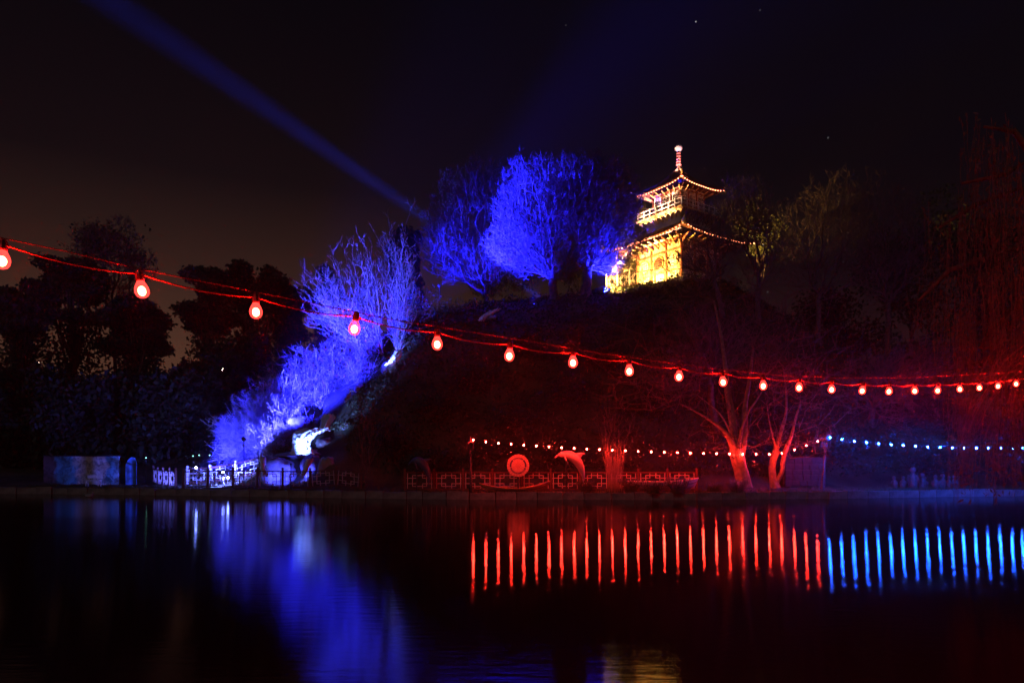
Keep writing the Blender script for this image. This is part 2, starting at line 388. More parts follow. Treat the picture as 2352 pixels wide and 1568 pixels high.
# ------------------------------------------------------------------ stone kerb along the island
kb = MB().box((0, 0, 0), (1.0, 0.36, 0.5), taper=0.96).mesh('kerb_stone'); kb.materials.append(STONE)
kerb = empty('kerb', (0, 38, 0), kind='structure')
rnd = random.Random(3); x = -34.0
while x < 44:
    ln = rnd.uniform(0.9, 1.5); y0 = float(shore(x)); y1 = float(shore(x + ln))
    k_ = bpy.data.objects.new('stone', kb); COL.objects.link(k_); k_.parent = kerb
    k_.location = (x + ln / 2, (y0 + y1) / 2 + 0.1 + rnd.uniform(-.04, .04) - 38, 0.17 + rnd.uniform(-.04, .04))
    k_.rotation_euler = (rnd.uniform(-.03, .03), rnd.uniform(-.03, .03), math.atan2(y1 - y0, ln) + rnd.uniform(-.02, .02)); k_.scale = (math.hypot(ln, y1 - y0) * 0.985, rnd.uniform(.85, 1.15), rnd.uniform(.9, 1.05))
    x += ln

# ================================================================== fences
BAR = MB().box((0, 0, 0), (1, 1, 1)).mesh('bar'); BAR.materials.append(FENCEW)
RAIL = MB().box((0, 0, 0), (1, 1, 1)).mesh('rail'); RAIL.materials.append(FENCEP)
def post_mesh(name, m):
    mb = MB().box((0, 0, 0.55), (0.12, 0.12, 1.10)); mb.box((0, 0, 1.13), (0.085, 0.085, 0.06)); mb.box((0, 0, 1.19), (0.13, 0.13, 0.06)); mb.box((0, 0, 1.25), (0.11, 0.11, 0.06), taper=0.3)
    me = mb.mesh(name); me.materials.append(m); return me
POST = post_mesh('post', FENCEP); POSTB = post_mesh('post', POSTW)
quad = [((0.0, .68), (.38, .68)), ((.38, .68), (.38, 1.0)), ((.22, .5), (.22, .86)), ((.22, .86), (.5, .86))]
SEG = [((0.02, 0), (0.02, 1)), ((.98, 0), (.98, 1))]
for (a, b), (c, d) in quad:
    for mxx in (0, 1):
        for my in (0, 1):
            f_ = lambda u, v: ((1 - u) if mxx else u, (1 - v) if my else v)
            SEG.append((f_(a, b), f_(c, d)))
def fence(name, pts, label, group=None, post=POST, h=1.0, bar=BAR, rail=RAIL, bt=0.042):
    pts = [Vector(p) for p in pts]
    root = empty(name, pts[0], label=label, cat='fence', group=group)
    for p in pts:
        o = bpy.data.objects.new('post', post); COL.objects.link(o); o.parent = root; o.location = p - pts[0]; o.scale = (1, 1, h)
        o.rotation_euler = (0, 0, math.atan2((pts[-1] - pts[0]).y, (pts[-1] - pts[0]).x))
    for a, b in zip(pts, pts[1:]):
        d = b - a; ln = d.length; ang = math.atan2(d.y, d.x); pit = -math.asin(d.z / ln); q = Matrix.Rotation(ang, 4, 'Z') @ Matrix.Rotation(pit, 4, 'Y')
        def piece(nm, me, u0, v0, u1, v1, t_, dep, par, base):
            o = bpy.data.objects.new(nm, me); COL.objects.link(o); o.parent = par
            lx = max(abs(u1 - u0), 0) * ln + t_; lz = abs(v1 - v0) + t_
            c = a + q.to_3x3() @ Vector(((u0 + u1) / 2 * ln, 0, 0)) + Vector((0, 0, (v0 + v1) / 2))
            o.location = c - base; o.rotation_euler = q.to_euler(); o.scale = (lx, dep, lz); return o
        top = piece('rail', rail, 0.05, 1.03 * h, 0.95, 1.03 * h, 0.07, 0.09, root, pts[0])
        piece('rail', rail, 0.05, 0.09 * h, 0.95, 0.09 * h, 0.06, 0.07, root, pts[0])
        for k, ((u0, v0), (u1, v1)) in enumerate(SEG):
            uu = lambda u: 0.07 + 0.86 * u
            vv = lambda v: (0.13 + 0.86 * v) * h
            piece('bar', bar, uu(u0), vv(v0), uu(u1), vv(v1), bt, 0.036 + 0.003 * (k % 4), root, pts[0])
    return root
def gpt(xd, Y, dz=0.0):
    X = (xd - 1176) / F * Y; return (X, Y, max(0.42, Hs(X, Y)) + dz)
fence('lattice_fence', [gpt(930 + 67 * k, 38.9 + 0.05 * k) for k in range(11)], 'red painted lattice fence behind the two rowing boats')
fence('lattice_fence', [gpt(x, Y) for x, Y in ((421, 42.2), (478, 42.2), (535, 42.2), (592, 42.2), (649, 42.2), (712, 42.0), (772, 41.8), (828, 41.2))], 'dark lattice fence in silhouette in front of the cascade and floodlights')
fence('lattice_fence', [gpt(x, Y) for x, Y in ((352, 50.5), (362, 48.8), (374, 47.2), (388, 45.6), (403, 44.0))], 'purple lit lattice fence turning back from the cascade fence')
fence('lattice_fence', [gpt(x, Y) for x, Y in ((430, 47.6), (482, 47.0), (541, 46.2), (598, 45.4))], 'white lit lattice fence close behind the blue floodlights', post=POSTB, bar=MB().box((0, 0, 0), (1, 1, 1)).mesh('bar'))
for ob in bpy.data.objects:
    if ob.type == 'MESH' and not ob.data.materials: ob.data.materials.append(POSTW)
fpts = []
for xd in (1393, 1418, 1446, 1475, 1505):
    Y = 62.0 - (xd - 1393) * 0.008
    p = D(xd, 663 - (xd - 1393) * 0.14, Y); fpts.append((p.x, p.y, p.z))
fence('lattice_fence', fpts, 'lattice fence lit yellow on the hilltop beside the pagoda', h=1.12, post=POSTB, bar=BAR, bt=0.055)

# ================================================================== festoon strings
def festoon(name, label, pos, bulbr, glow_mat, core_mat=None, wire=None, sag=0.03, cable_r=0.006, hang=None, missing=(), ends=()):
    """pos: bulb centres; the cable runs through the sockets above them"""
    pos = [Vector(p) for p in pos]; o0 = pos[0]
    root = empty(name, o0, label=label, cat='string lights')
    k, m = (16, 10) if core_mat else (8, 6)
    s = bulbr / 0.031
    prof = [(0.0012, -0.034), (0.012, -0.0325), (0.0225, -0.026), (0.029, -0.014), (0.031, 0.0), (0.029, 0.012), (0.0245, 0.024), (0.019, 0.034), (0.0155, 0.042), (0.0005, 0.0421)]
    if not core_mat: prof = [(0.001, -0.034), (0.0225, -0.024), (0.031, 0.0), (0.0245, 0.024), (0.0005, 0.036)]
    bm_ = MB().lathe([(r * s, z * s) for r, z in prof], k).mesh('bulb'); bm_.materials.append(glow_mat); bm_.polygons.foreach_set('use_smooth', [True] * len(bm_.polygons))
    so_ = MB().lathe([(0.0165 * s, 0.043 * s), (0.0185 * s, 0.05 * s), (0.0185 * s, 0.072 * s), (0.014 * s, 0.085 * s), (0.008 * s, 0.092 * s)], 10).mesh('socket'); so_.materials.append(RUBBER)
    if core_mat: co = MB().ball((0, 0, -0.002 * s), 0.0175 * s, 10, 7, (1, 1, 1.25)).mesh('filament'); co.materials.append(core_mat)
    top = 0.072 * s
    for i, p in enumerate(pos):
        if i in missing:
            o = bpy.data.objects.new('socket', so_); COL.objects.link(o); o.parent = root; o.location = p - o0; continue
        b = bpy.data.objects.new('bulb', bm_); COL.objects.link(b); b.parent = root; b.location = p - o0
        if core_mat: q_ = random.Random(i * 7 + 1); b.rotation_euler = (q_.uniform(-.10, .10), q_.uniform(-.16, .16), q_.uniform(0, 6)); b.location += Vector((q_.uniform(-.004, .004), 0, q_.uniform(-.004, .004)))
        o = bpy.data.objects.new('socket', so_); COL.objects.link(o); o.parent = b
        if core_mat: o = bpy.data.objects.new('filament', co); COL.objects.link(o); o.parent = b
        if wire:
            hgt = wire(p.x) - p.z
            hg = MB().tube([(0, 0, 0.085 * s), (0.001, 0, hgt)], 0.0025, 5).obj('hanger', RUBBER, b); hg.rotation_euler = b.rotation_euler.to_matrix().inverted().to_euler()
    pts = [Vector(e) for e in ends[:1]] + [p + Vector((0, 0, top)) for p in pos] + [Vector(e) for e in ends[1:2]]
    path = []
    for a, b in zip(pts, pts[1:]):
        for q in range(8):
            t_ = q / 8; path.append(a.lerp(b, t_) - Vector((0, 0, sag * 4 * t_ * (1 - t_))) - o0)
    path.append(pts[-1] - o0)
    MB().tube(path, cable_r, 6).obj('cable', WIRE if core_mat else RUBBER, root, True)
    return root
# near string: 21 bulbs 0.5 m apart on a straight run that leads away to the right
Y0 = 2.8; a_, b_, c_ = -1170.58, 232.495, 0.10026
ys = [600, 665, 715, 755, 790, 816, 833, 850, 865, 876, 884.5, 890, 894, 897, 898, 897, 895, 893, 890, 886, 881]
near = []
for i in range(-2, 25):
    Y = Y0 * (1 + c_ * i); X = Y0 * (a_ + b_ * i) / F
    if 0 <= i <= 20: z = CH + (HOR - ys[i]) / F * Y
    elif i < 0: z = CH + (HOR - 600) / F * Y0 + 0.06 * -i
    else: z = CH + (HOR - 881) / F * Y0 * (1 + c_ * 20) + 0.065 * (i - 20)
    near.append((X, Y, z))
wx = [(xd, yd) for xd, yd in ((0, 545), (160, 578), (340, 621), (500, 652), (700, 692), (900, 733), (1150, 772), (1380, 810), (1600, 841), (1800, 862), (1911, 866), (2100, 866), (2352, 852))]
wp = []
for xd, yd in wx:   # the support wire hangs in the same vertical plane
    i_ = (a_ - (xd - 1176)) / ((xd - 1176) * c_ - b_); Y = Y0 * (1 + c_ * i_); wp.append((Y0 * (a_ + b_ * i_) / F, Y, CH + (HOR - yd) / F * Y))
wp = [(near[0][0], near[0][1], wp[0][2] + 0.12)] + wp + [(near[-1][0], near[-1][1], near[-1][2] + 0.14)]
wxs = np.array([p[0] for p in wp]); wzs = np.array([p[2] for p in wp])
wire = lambda x: float(np.interp(x, wxs, wzs))
RB = glassmat('red_lamp_glass', (1.0, 0.045, 0.035), 3.6, 0.5)
RC = emat('red_lamp_filament', (1.0, 0.0022, 0.0008), 5600)
fs = festoon('festoon_string', 'near string of large glowing red bulbs hung across the lake', near, 0.031, RB, RC, wire, 0.022, 0.0034)
mw = []
for (x0, y0, z0), (x1, y1, z1) in zip(wp, wp[1:]):
    for q in range(6): mw.append(Vector((x0, y0, z0)).lerp(Vector((x1, y1, z1)), q / 6) - Vector(near[0]))
mw.append(Vector(wp[-1]) - Vector(near[0]))
MB().tube(mw, 0.0024, 6).obj('support_wire', WIRE, fs, True)
# far red string from lamp post to lamp post
rx = [1087 + 29.0 * i for i in range(10)] + [1377, 1406.6, 1436.5, 1466, 1496, 1526, 1556, 1586, 1616, 1646, 1676, 1706.5, 1737, 1767.5, 1796, 1825.5, 1852.3, 1878.8]
ry = [1009, 1013.5, 1016.7, 1018.7, 1021, 1023, 1025, 1027, 1028.4, 1030, 1031.2, 1032.6, 1034, 1035.5, 1036.6, 1037.5, 1038.4, 1039.3, 1040.2, 1040.8, 1041.3, 1041.8, 1042, 1042, 1040, 1031.7, 1021.8, 1012.6]
FR = emat('far_red_lamp', (1.0, 0.020, 0.012), 1500)
far = [D(x_, y_, 36.6 + (x_ - 1087) / 811 * 2.4) for x_, y_ in zip(rx, ry)]
festoon('festoon_string', 'far string of small red bulbs between the two lamp posts', far, 0.032, FR, sag=0.02, cable_r=0.006, ends=(D(1080, 1004, 36.55), D(1897, 1002, 39.0)))
bx = [(1990 + v / 4.612) / 1.063 for v in (172, 305, 445, 583, 720, 860, 997, 1135, 1272, 1410, 1548, 1680, 1818, 1955, 2093, 2227, 2345, 2480, 2615)]
by = [(1040 + v / 4.612) / 1.063 for v in (125, 147, 167, 180, 193, 205, 213, 222, 230, 236, 240, 242, 244, 243, 243, 241, 240, 238, 235)]
FB = emat('far_blue_lamp', (0.006, 0.07, 1.0), 2100)
farb = [D(x_, y_, 39.0 - (x_ - 1900) / 600 * 0.6) for x_, y_ in zip(bx, by)]
festoon('festoon_string', 'string of small blue bulbs leading from the lamp post to the willow', farb, 0.032, FB, sag=0.02, cable_r=0.006 , ends=(D(1898, 1000, 39.0),))

# ================================================================== floodlights
def floodlight(name, loc, aim, power, col, angle, label, blend=0.6, head=0.16, post=0.25, lens=60, rad=0.12, beam=False, group=None):
    loc = Vector(loc); aim = Vector(aim)
    root = empty(name, loc, label=label, cat='floodlight', group=group)
    d = (aim - loc - Vector((0, 0, post))).normalized(); q = d.to_track_quat('-Z', 'Y'); M = q.to_matrix()
    hc = Vector((0, 0, post))
    MB().tube([(0, 0, -0.3), (0, 0, post - head * 0.5)], 0.03, 8).obj('stand', IRON, root)
    MB().lathe([(head * 0.45, head * 0.9), (head * 0.8, head * 0.6), (head, 0.0), (head * 0.96, -head * 0.15), (head * 0.86, -head * 0.15), (head * 0.86, -0.02)], 14, hc, M).obj('housing', IRON, root, True)
    le = MB().lathe([(head * 0.84, -head * 0.05), (head * 0.84, -head * 0.08)], 14, hc, M).obj('lens', emat('lens_' + '_'.join('%.2f' % c for c in col) + str(lens), col, lens, False), root)
    if beam:
        ld = bpy.data.lights.new('lamp', 'AREA'); ld.shape = 'DISK'; ld.size = rad * 2; ld.spread = R(angle); ld.energy = power; ld.color = col
    else:
        ld = bpy.data.lights.new('lamp', 'SPOT'); ld.energy = power; ld.color = col; ld.spot_size = R(angle); ld.spot_blend = blend; ld.shadow_soft_size = rad
    lo = bpy.data.objects.new('lamp', ld); COL.objects.link(lo); lo.parent = root; lo.location = hc + d * (head * 0.3 + 0.02); lo.rotation_euler = q.to_euler()
    return root
BLUE = (0.013, 0.015, 1.0); BLUEV = (0.008, 0.009, 1.0); WARM = (1.0, 0.50, 0.10)
def on_ground(xd, Y):
    X = (xd - 1176) / F * Y; return Vector((X, Y, Hs(X, Y)))
p = on_ground(560, 43.0); floodlight('floodlight', p, D(785, 815, 53), 330000, BLUE, 47, 'blue floodlight on a pole behind the lattice fence aimed up over the tangled bushes', post=3.0, lens=90, blend=0.9)
p = on_ground(514, 44.4); floodlight('floodlight', p, D(840, 650, 53), 170000, (0.045, 0.05, 1.0), 36, 'blue floodlight with round lens behind the lattice fence aimed at the pale tree', post=0.5, lens=90, blend=0.8)
p = on_ground(452, 45.6); floodlight('floodlight', p, D(600, 990, 50), 22000, BLUEV, 75, 'blue floodlight on a stand aimed at the left end of the bushes', post=1.15, lens=110)
p = on_ground(668, 41.3); floodlight('floodlight', p, D(718, 985, 44.2), 12000, (0.13, 0.22, 1.0), 46, 'small pale blue spotlight added on a slim pole to brighten the white fall', post=1.5, head=0.07, lens=3, blend=0.9)  # no lamp known here; added so the fall turns white
p = on_ground(505, 43.2); floodlight('floodlight', p, D(515, 1100, 47), 9000, (0.10, 0.12, 1.0), 125, 'small blue lamp lighting the pale fence from the path', post=0.3, head=0.08, lens=30)
p = on_ground(700, 42.7); floodlight('floodlight', p, D(680, 1055, 44.6), 650, (0.05, 0.06, 1.0), 120, 'small blue ground lamp added to brighten the cascade boulders', post=0.15, head=0.07, lens=5)  # added lamp, lights the boulders from in front
p = on_ground(625, 42.7); floodlight('floodlight', p, D(655, 1060, 44.6), 550, (0.05, 0.06, 1.0), 120, 'small blue ground lamp added to brighten the left foot of the cascade', post=0.15, head=0.07, lens=5)  # second added lamp, lifts the lower rocks out of the dark
p = D(868, 838, 48.6); floodlight('floodlight', p, D(908, 815, 50.2), 2600, (0.10, 0.16, 1.0), 55, 'small pale blue spotlight below the highest white fall', post=0.1, head=0.08, lens=5)
p = Vector((-21.5, 58.5, 0)); p.z = Hs(p.x, p.y); floodlight('floodlight', p, D(1250, 440, 61), 1100000, BLUEV, 30, 'blue floodlight added on a pole at the foot of the hill to light the domed trees', post=3.0, lens=3, blend=0.7)  # invented lamp on the hill's flank, put in to light the crowns
p = on_ground(1010, 58.6); floodlight('floodlight', p, D(1300, 430, 60.5), 300000, BLUEV, 62, 'blue floodlight on a tall pole on the slope left of the domed tree', post=2.6, lens=3, blend=0.8)
p = on_ground(1225, 58.9); floodlight('floodlight', p, D(1215, 470, 60.5), 24000, BLUEV, 84, 'blue floodlight added on the crest to fill the domed tree from the front', post=0.25, lens=0.3, blend=0.7)  # added fill lamp for the left crown, not a known fixture
p = on_ground(1392, 60.0); floodlight('floodlight', p, D(1375, 430, 61), 90000, BLUEV, 80, 'blue floodlight added right of the second thick trunk to fill its crown', post=0.25, lens=0.3, blend=0.7)  # added fill lamp that brightens the darker right crown
p = on_ground(1290, 73.0); floodlight('searchlight', p, D(250, 0, 84), 3700, (0.012, 0.05, 1.0), 4.0, 'searchlight on the hilltop throwing a blue beam up over the trees', blend=0.9, post=0.5, head=0.35, lens=4, rad=0.3, beam=True)
p = Vector((10.2, 62.3, 0)); p.z = Hs(p.x, p.y); floodlight('floodlight', p, (14.0, 64.6, 22.0), 20000, WARM, 120, 'warm floodlight between the hilltop fence and the pagoda', post=0.5, lens=12)
p = Vector((8.6, 60.2, 0)); p.z = Hs(p.x, p.y); floodlight('floodlight', p, (11.0, 62.5, 18.6), 7000, WARM, 110, 'warm floodlight in front of the hilltop fence', post=0.5, lens=12)
p = Vector((9.0, 61.9, 0)); p.z = Hs(p.x, p.y); floodlight('floodlight', p, (14.6, 65.0, 27.0), 105000, (1.0, 0.48, 0.28), 40, 'pinkish spotlight aimed at the upper storey of the pagoda', post=1.4, lens=10)
p = Vector((23.0, 69.2, 0)); p.z = Hs(p.x, p.y); floodlight('floodlight', p, (26.4, 72.5, 25.5), 13000, (1.0, 0.5, 0.1), 56, 'warm floodlight under the evergreen right of the pagoda', post=1.2, lens=8)

# ================================================================== pagoda
CREAM = mat('cream_plaster', (0.62, 0.52, 0.36), 0.8, 0.12, 3, 0.15, 20)
TIMBER = mat('red_timber', (0.36, 0.12, 0.07), 0.5, 0.25, 6, 0.15, 25)
TILE = mat('roof_tile', (0.20, 0.075, 0.05), 0.6, 0.35, 5, 0.3, 20)
GOLD = mat('gold_paint', (0.75, 0.55, 0.22), 0.4, 0.15, 8, 0.1, 30)
GLASSD = mat('dark_window', (0.03, 0.03, 0.035), 0.2, 0.3, 8)
WHITEP = mat('white_paint', (0.74, 0.72, 0.68), 0.55, 0.1, 5, 0.1, 30)
GZ0 = 18.3
pag = empty('pagoda', (16.1, 66.0, GZ0), R(35.2), label='square two storey pagoda with curved tiled roofs and finial spire on the hilltop', cat='pagoda')
def side_xf(k): return Matrix.Rotation(k * math.pi / 2, 3, 'Z')      # k=0 faces -X (the lit face)
def pag_roof(nm, s0, s1, z0, z1, lift, thick=0.10, n=18, m=8, mt=TILE):
    def S(k, u, t_, dz=0):
        h_ = s0 + (s1 - s0) * t_; z = z0 + (z1 - z0) * (0.45 * t_ + 0.55 * t_ * t_) + lift * abs(u) ** 3.5 * (1 - t_) ** 2 + dz
        e = 1 + 0.05 * abs(u) ** 4 * (1 - t_)
        return side_xf(k) @ Vector((-h_ * e, -h_ * u * e, z))
    mb = MB()
    for k in range(4):
        for dz, flip in ((0, False), (-thick, True)):
            vs = [S(k, -1 + 2 * i / n, j / m, dz) for j in range(m + 1) for i in range(n + 1)]
            fs = []
            for j in range(m):
                for i in range(n):
                    q = (j * (n + 1) + i, j * (n + 1) + i + 1, (j + 1) * (n + 1) + i + 1, (j + 1) * (n + 1) + i); fs.append(q if flip else q[::-1])
            mb.add(vs, fs)
        vs = [S(k, -1 + 2 * i / n, 0, dz) for dz in (0, -thick) for i in range(n + 1)]
        mb.add(vs, [(i, i + 1, n + 2 + i, n + 1 + i) for i in range(n)])
    ro = mb.obj(nm, mt, pag, True)
    rb = MB(); cnt = int(s0 * 2 / 0.33)
    for k in range(4):
        for i in range(1, cnt):
            u = -1 + 2 * i / cnt; tm = 1.0
            pts = [S(k, u, t_ / m * tm, 0.03) for t_ in range(m + 1)]
            rb.tube(pts, 0.05, 5)
    rb.obj('tile_rib', mt, ro, True, kind='stuff')
    for k in range(4):
        MB().tube([S(k, 1, j / 10, 0.07) for j in range(11)], [0.13 - 0.004 * j for j in range(11)], 8).obj('hip_ridge', mt, ro, True)
        tip = S(k, 1, 0, 0.12); out_ = Vector((tip.x, tip.y, 0)).normalized()
        MB().tube([tip - out_ * 0.25, tip + out_ * 0.12 + Vector((0, 0, .05)), tip + out_ * 0.3 + Vector((0, 0, .22)), tip + out_ * 0.3 + Vector((0, 0, .42))], [0.09, 0.08, 0.055, 0.02], 7).obj('hip_finial', GOLD, ro, True)
    return ro, S
# lower storey
sl = 2.72
MB().box((0, 0, -0.35), (sl * 2 + 2.4, sl * 2 + 2.4, 1.3)).obj('plinth', STONE, pag)
MB().box((0, 0, 2.45), (sl * 2, sl * 2, 4.3)).obj('wall', CREAM, pag)
for k in range(4):
    X = side_xf(k)
    for u in (-1, -0.34, 0.34, 1):
        c = X @ Vector((-sl - 0.02, u * sl, 2.4)); MB().tube([(c.x, c.y, 0.3), (c.x, c.y, 4.35)], 0.13, 10).obj('column', TIMBER, pag, True)
    for zz, hh in ((0.55, 0.14), (1.55, 0.10), (3.35, 0.16), (4.25, 0.2)):
        c = X @ Vector((-sl - 0.05, 0, zz)); MB().box(c, (0.14, sl * 2 + 0.1, hh), X).obj('beam', TIMBER if zz > 3 else GOLD, pag)
    for u in (-0.67, 0, 0.67):
        c = X @ Vector((-sl - 0.06, u * sl, 2.45)); Mx = X @ Matrix.Rotation(R(90), 3, 'Y')
        wn = MB().lathe([(0.62, -0.05), (0.62, 0.05)], 20, c, Mx).obj('round_window', WHITEP if u else GLASSD, pag)
        rg = MB(); pts = [c + X @ Vector((-0.06, 0.62 * math.cos(a), 0.62 * math.sin(a))) for a in np.linspace(0, 2 * math.pi, 25)]
        rg.tube(pts, 0.05, 6, cap=False); rg.obj('window_ring', GOLD, wn, True)
        lt = MB()
        for q in (-0.36, -0.12, 0.12, 0.36):
            hl = math.sqrt(0.6 ** 2 - q * q)
            lt.tube([c + X @ Vector((-0.07, q, -hl)), c + X @ Vector((-0.07, q, hl))], 0.018, 4); lt.tube([c + X @ Vector((-0.09, -hl, q)), c + X @ Vector((-0.09, hl, q))], 0.018, 4)
        lt.obj('window_lattice', TIMBER, wn)
    for u in (-0.67, 0, 0.67):
        c = X @ Vector((-sl - 0.04, u * sl, 1.05)); MB().box(c, (0.07, sl * 0.5, 0.62), X).obj('panel', WHITEP, pag)
    for i in range(9):
        u = -1 + 2 * i / 8; b0 = X @ Vector((-sl - 0.05, u * (sl + 0.02), 3.85)); b1 = X @ Vector((-sl - 0.8, u * (sl + 0.35), 4.15)); b2 = X @ Vector((-sl - 1.55, u * (sl + 0.75), 4.22))
        MB().tube([b0, b1, b2], [0.10, 0.09, 0.06], 6).obj('bracket', GOLD if i % 2 else TIMBER, pag, True)
# light cove under the eave
ro1, S1 = pag_roof('lower_roof', 4.75, 2.0, 4.35, 6.0, 0.28)
for k in range(4):
    tip = S1(k, 1, 0, -0.05); out_ = Vector((tip.x, tip.y, 0)).normalized()
    MB().ball(tip + out_ * 0.25, 0.27, 12, 8).obj('gilded_ball', GOLD, pag, True)
# waist below the balcony
MB().box((0, 0, 6.4), (4.3, 4.3, 1.2)).obj('waist_wall', WHITEP, pag)
s2 = 1.68; zb = 7.02
for k in range(4):
    X = side_xf(k)
    for i in range(9):
        u = -1 + 2 * i / 8; MB().tube([X @ Vector((-2.1, u * 2.1, 6.45)), X @ Vector((-2.72, u * 2.65, zb - 0.06))], [0.05, 0.07], 5).obj('bracket', GOLD, pag)
MB().box((0, 0, zb + 0.06), (5.7, 5.7, 0.16)).obj('balcony_deck', GOLD, pag)
for k in range(4):
    X = side_xf(k)
    for zz in (0.35, 0.72):
        MB().box(X @ Vector((-2.72, 0, zb + 0.14 + zz)), (0.06, 5.5, 0.06), X).obj('balcony_rail', WHITEP, pag)
    for i in range(7):
        u = -1 + 2 * i / 7 + (0 if i else 0.0); MB().box(X @ Vector((-2.72, u * 2.72, zb + 0.52)), (0.10, 0.10, 0.86), X).obj('balcony_post', WHITEP, pag)
# upper storey
MB().box((0, 0, zb + 1.3), (s2 * 2, s2 * 2, 2.4)).obj('upper_wall', WHITEP, pag)
for k in range(4):
    X = side_xf(k)
    for u in (-1, -0.34, 0.34, 1):
        c = X @ Vector((-s2 - 0.02, u * s2, 0)); MB().tube([(c.x, c.y, zb + 0.14), (c.x, c.y, zb + 2.45)], 0.09, 8).obj('column', TIMBER, pag, True)
    for u in (-0.67, 0, 0.67):
        c = X @ Vector((-s2 - 0.03, u * s2, zb + 1.45)); wn = MB().box(c, (0.06, 0.62, 0.95), X).obj('window', GLASSD, pag)
        lt = MB()
        for q in (-0.3, -0.1, 0.1, 0.3): lt.box(c + X @ Vector((-0.05, q, 0)), (0.03, 0.03, 0.98), X)
        for q in (-0.46, -0.15, 0.15, 0.46): lt.box(c + X @ Vector((-0.06, 0, q)), (0.03, 0.64, 0.03), X)
        lt.obj('window_lattice', WHITEP, wn)
    for zz in (0.8, 2.3): MB().box(X @ Vector((-s2 - 0.04, 0, zb + zz)), (0.1, s2 * 2 + 0.06, 0.12), X).obj('beam', TIMBER, pag)
    for i in range(7):
        u = -1 + 2 * i / 6; MB().tube([X @ Vector((-s2 - 0.04, u * s2, zb + 2.05)), X @ Vector((-s2 - 0.75, u * (s2 + 0.45), zb + 2.42))], [0.06, 0.05], 5).obj('bracket', GOLD, pag)
ro2, S2 = pag_roof('upper_roof', 2.85, 0.12, zb + 2.55, zb + 4.9, 0.24, n=14)
mb = MB().lathe([(0.34, 0), (0.36, 0.15), (0.2, 0.3), (0.13, 0.5), (0.09, 0.55)], 12, (0, 0, zb + 4.75)); sp_ = mb.obj('spire', GOLD, pag, True)
MB().tube([(0, 0, zb + 5.2), (0, 0, zb + 7.1)], 0.05, 8).obj('spire_rod', GOLD, sp_)
for i in range(5):
    MB().lathe([(0.06, -0.06), (0.24 - 0.012 * i, -0.05), (0.27 - 0.014 * i, 0.02), (0.2, 0.1), (0.06, 0.12)], 12, (0, 0, zb + 5.42 + i * 0.27)).obj('spire_ring', mat('spire_red', (0.6, 0.22, 0.16), 0.5), sp_, True)
MB().ball((0, 0, zb + 7.05), 0.36, 14, 10).obj('spire_ball', WHITEP, sp_, True)
for lx, ly in ((-1.5, -0.3), (-0.4, -1.5)):  # small spotlights added on the upper roof so the spire is lit
    hp = Vector((lx, ly, zb + 3.75)); dv = (Vector((0, 0, zb + 6.4)) - hp).normalized()
    sl_ = MB().lathe([(.05, -.12), (.09, .1), (.07, .1)], 8, hp, dv.to_track_quat('Z', 'Y').to_matrix()).obj('added_spire_lamp', IRON, pag)
    ld = bpy.data.lights.new('lamp', 'SPOT'); ld.energy = 900; ld.color = (1.0, 0.45, 0.5); ld.spot_size = R(50); ld.spot_blend = .6; ld.shadow_soft_size = .06
    lo = bpy.data.objects.new('lamp', ld); COL.objects.link(lo); lo.parent = sl_; lo.location = hp + dv * .13; lo.rotation_euler = dv.to_track_quat('-Z', 'Y').to_euler()
# rows of little lamps under the eaves of the two sides that face the lake
EB = MB().ball((0, 0, 0), 0.05, 6, 4).mesh('eave_lamp'); EB.materials.append(emat('eave_lamp_glass', (1.0, 0.22, 0.10), 16, False))
for S_, cnt in ((S1, 26), (S2, 18)):
    for k in (0, 1):
        for i in range(cnt):
            o = bpy.data.objects.new('eave_lamp', EB); COL.objects.link(o); o.parent = pag; o.location = S_(k, -0.97 + 1.94 * i / (cnt - 1), -0.012, -0.13)

# ================================================================== cascade
casc = empty('cascade', tuple(on_ground(700, 45.5)), label='white water cascade falling over rocks down the left of the hill', cat='waterfall')
cb = casc.location.copy()
FOAM = mat('foaming_water', (0.80, 0.83, 0.86), 0.35, 0.12, 3.0, 0.6, 7)
def sheet(nm, rows, mt, parent, base, seed=0, noise=0.06):
    rg = np.random.default_rng(seed); vs = []; c = len(rows[0])
    for r_ in rows:
        for p in r_: vs.append(Vector(p) - base + Vector(rg.normal(0, noise, 3)))
    fs = [(i * c + j, i * c + j + 1, (i + 1) * c + j + 1, (i + 1) * c + j) for i in range(len(rows) - 1) for j in range(c - 1)]
    return MB().add(vs, fs).obj(nm, mt, parent, True)
def spans(lst, nc=15):      # (x0, x1, y, Y) rows in photo pixels
    rows = []
    for (xa, xb, y_, Ya), (xc, xd_, y2, Yb) in zip(lst, lst[1:]):
        for q in range(6):
            s = q / 6; A_ = xa + (xc - xa) * s; B_ = xb + (xd_ - xb) * s; yy = y_ + (y2 - y_) * s; YY = Ya + (Yb - Ya) * s
            rows.append([D(A_ + (B_ - A_) * j / (nc - 1), yy + 1.5 * math.sin(j * 1.1 + yy * .1), YY - 0.35 * math.sin(math.pi * j / (nc - 1)) - 0.06 * math.sin(j * 2.3 + yy * .12)) for j in range(nc)])
    return rows
sheet('fall', spans([(742, 764, 950, 46.2), (736, 772, 958, 45.9), (736, 764, 968, 45.4), (734, 758, 980, 45.0), (728, 758, 990, 44.8)]), FOAM, casc, cb, 1, 0.02)
sheet('fall', spans([(700, 756, 983, 44.7), (680, 744, 989, 44.4), (673, 728, 996, 44.1), (671, 716, 1008, 43.8), (671, 713, 1024, 43.6), (668, 720, 1036, 43.4), (660, 724, 1044, 43.2)]), FOAM, casc, cb, 2, 0.02)
sheet('fall', spans([(908, 924, 806, 50.4), (900, 922, 816, 50.0), (891, 914, 829, 49.7), (876, 900, 842, 49.4)]), FOAM, casc, cb, 3, 0.03)
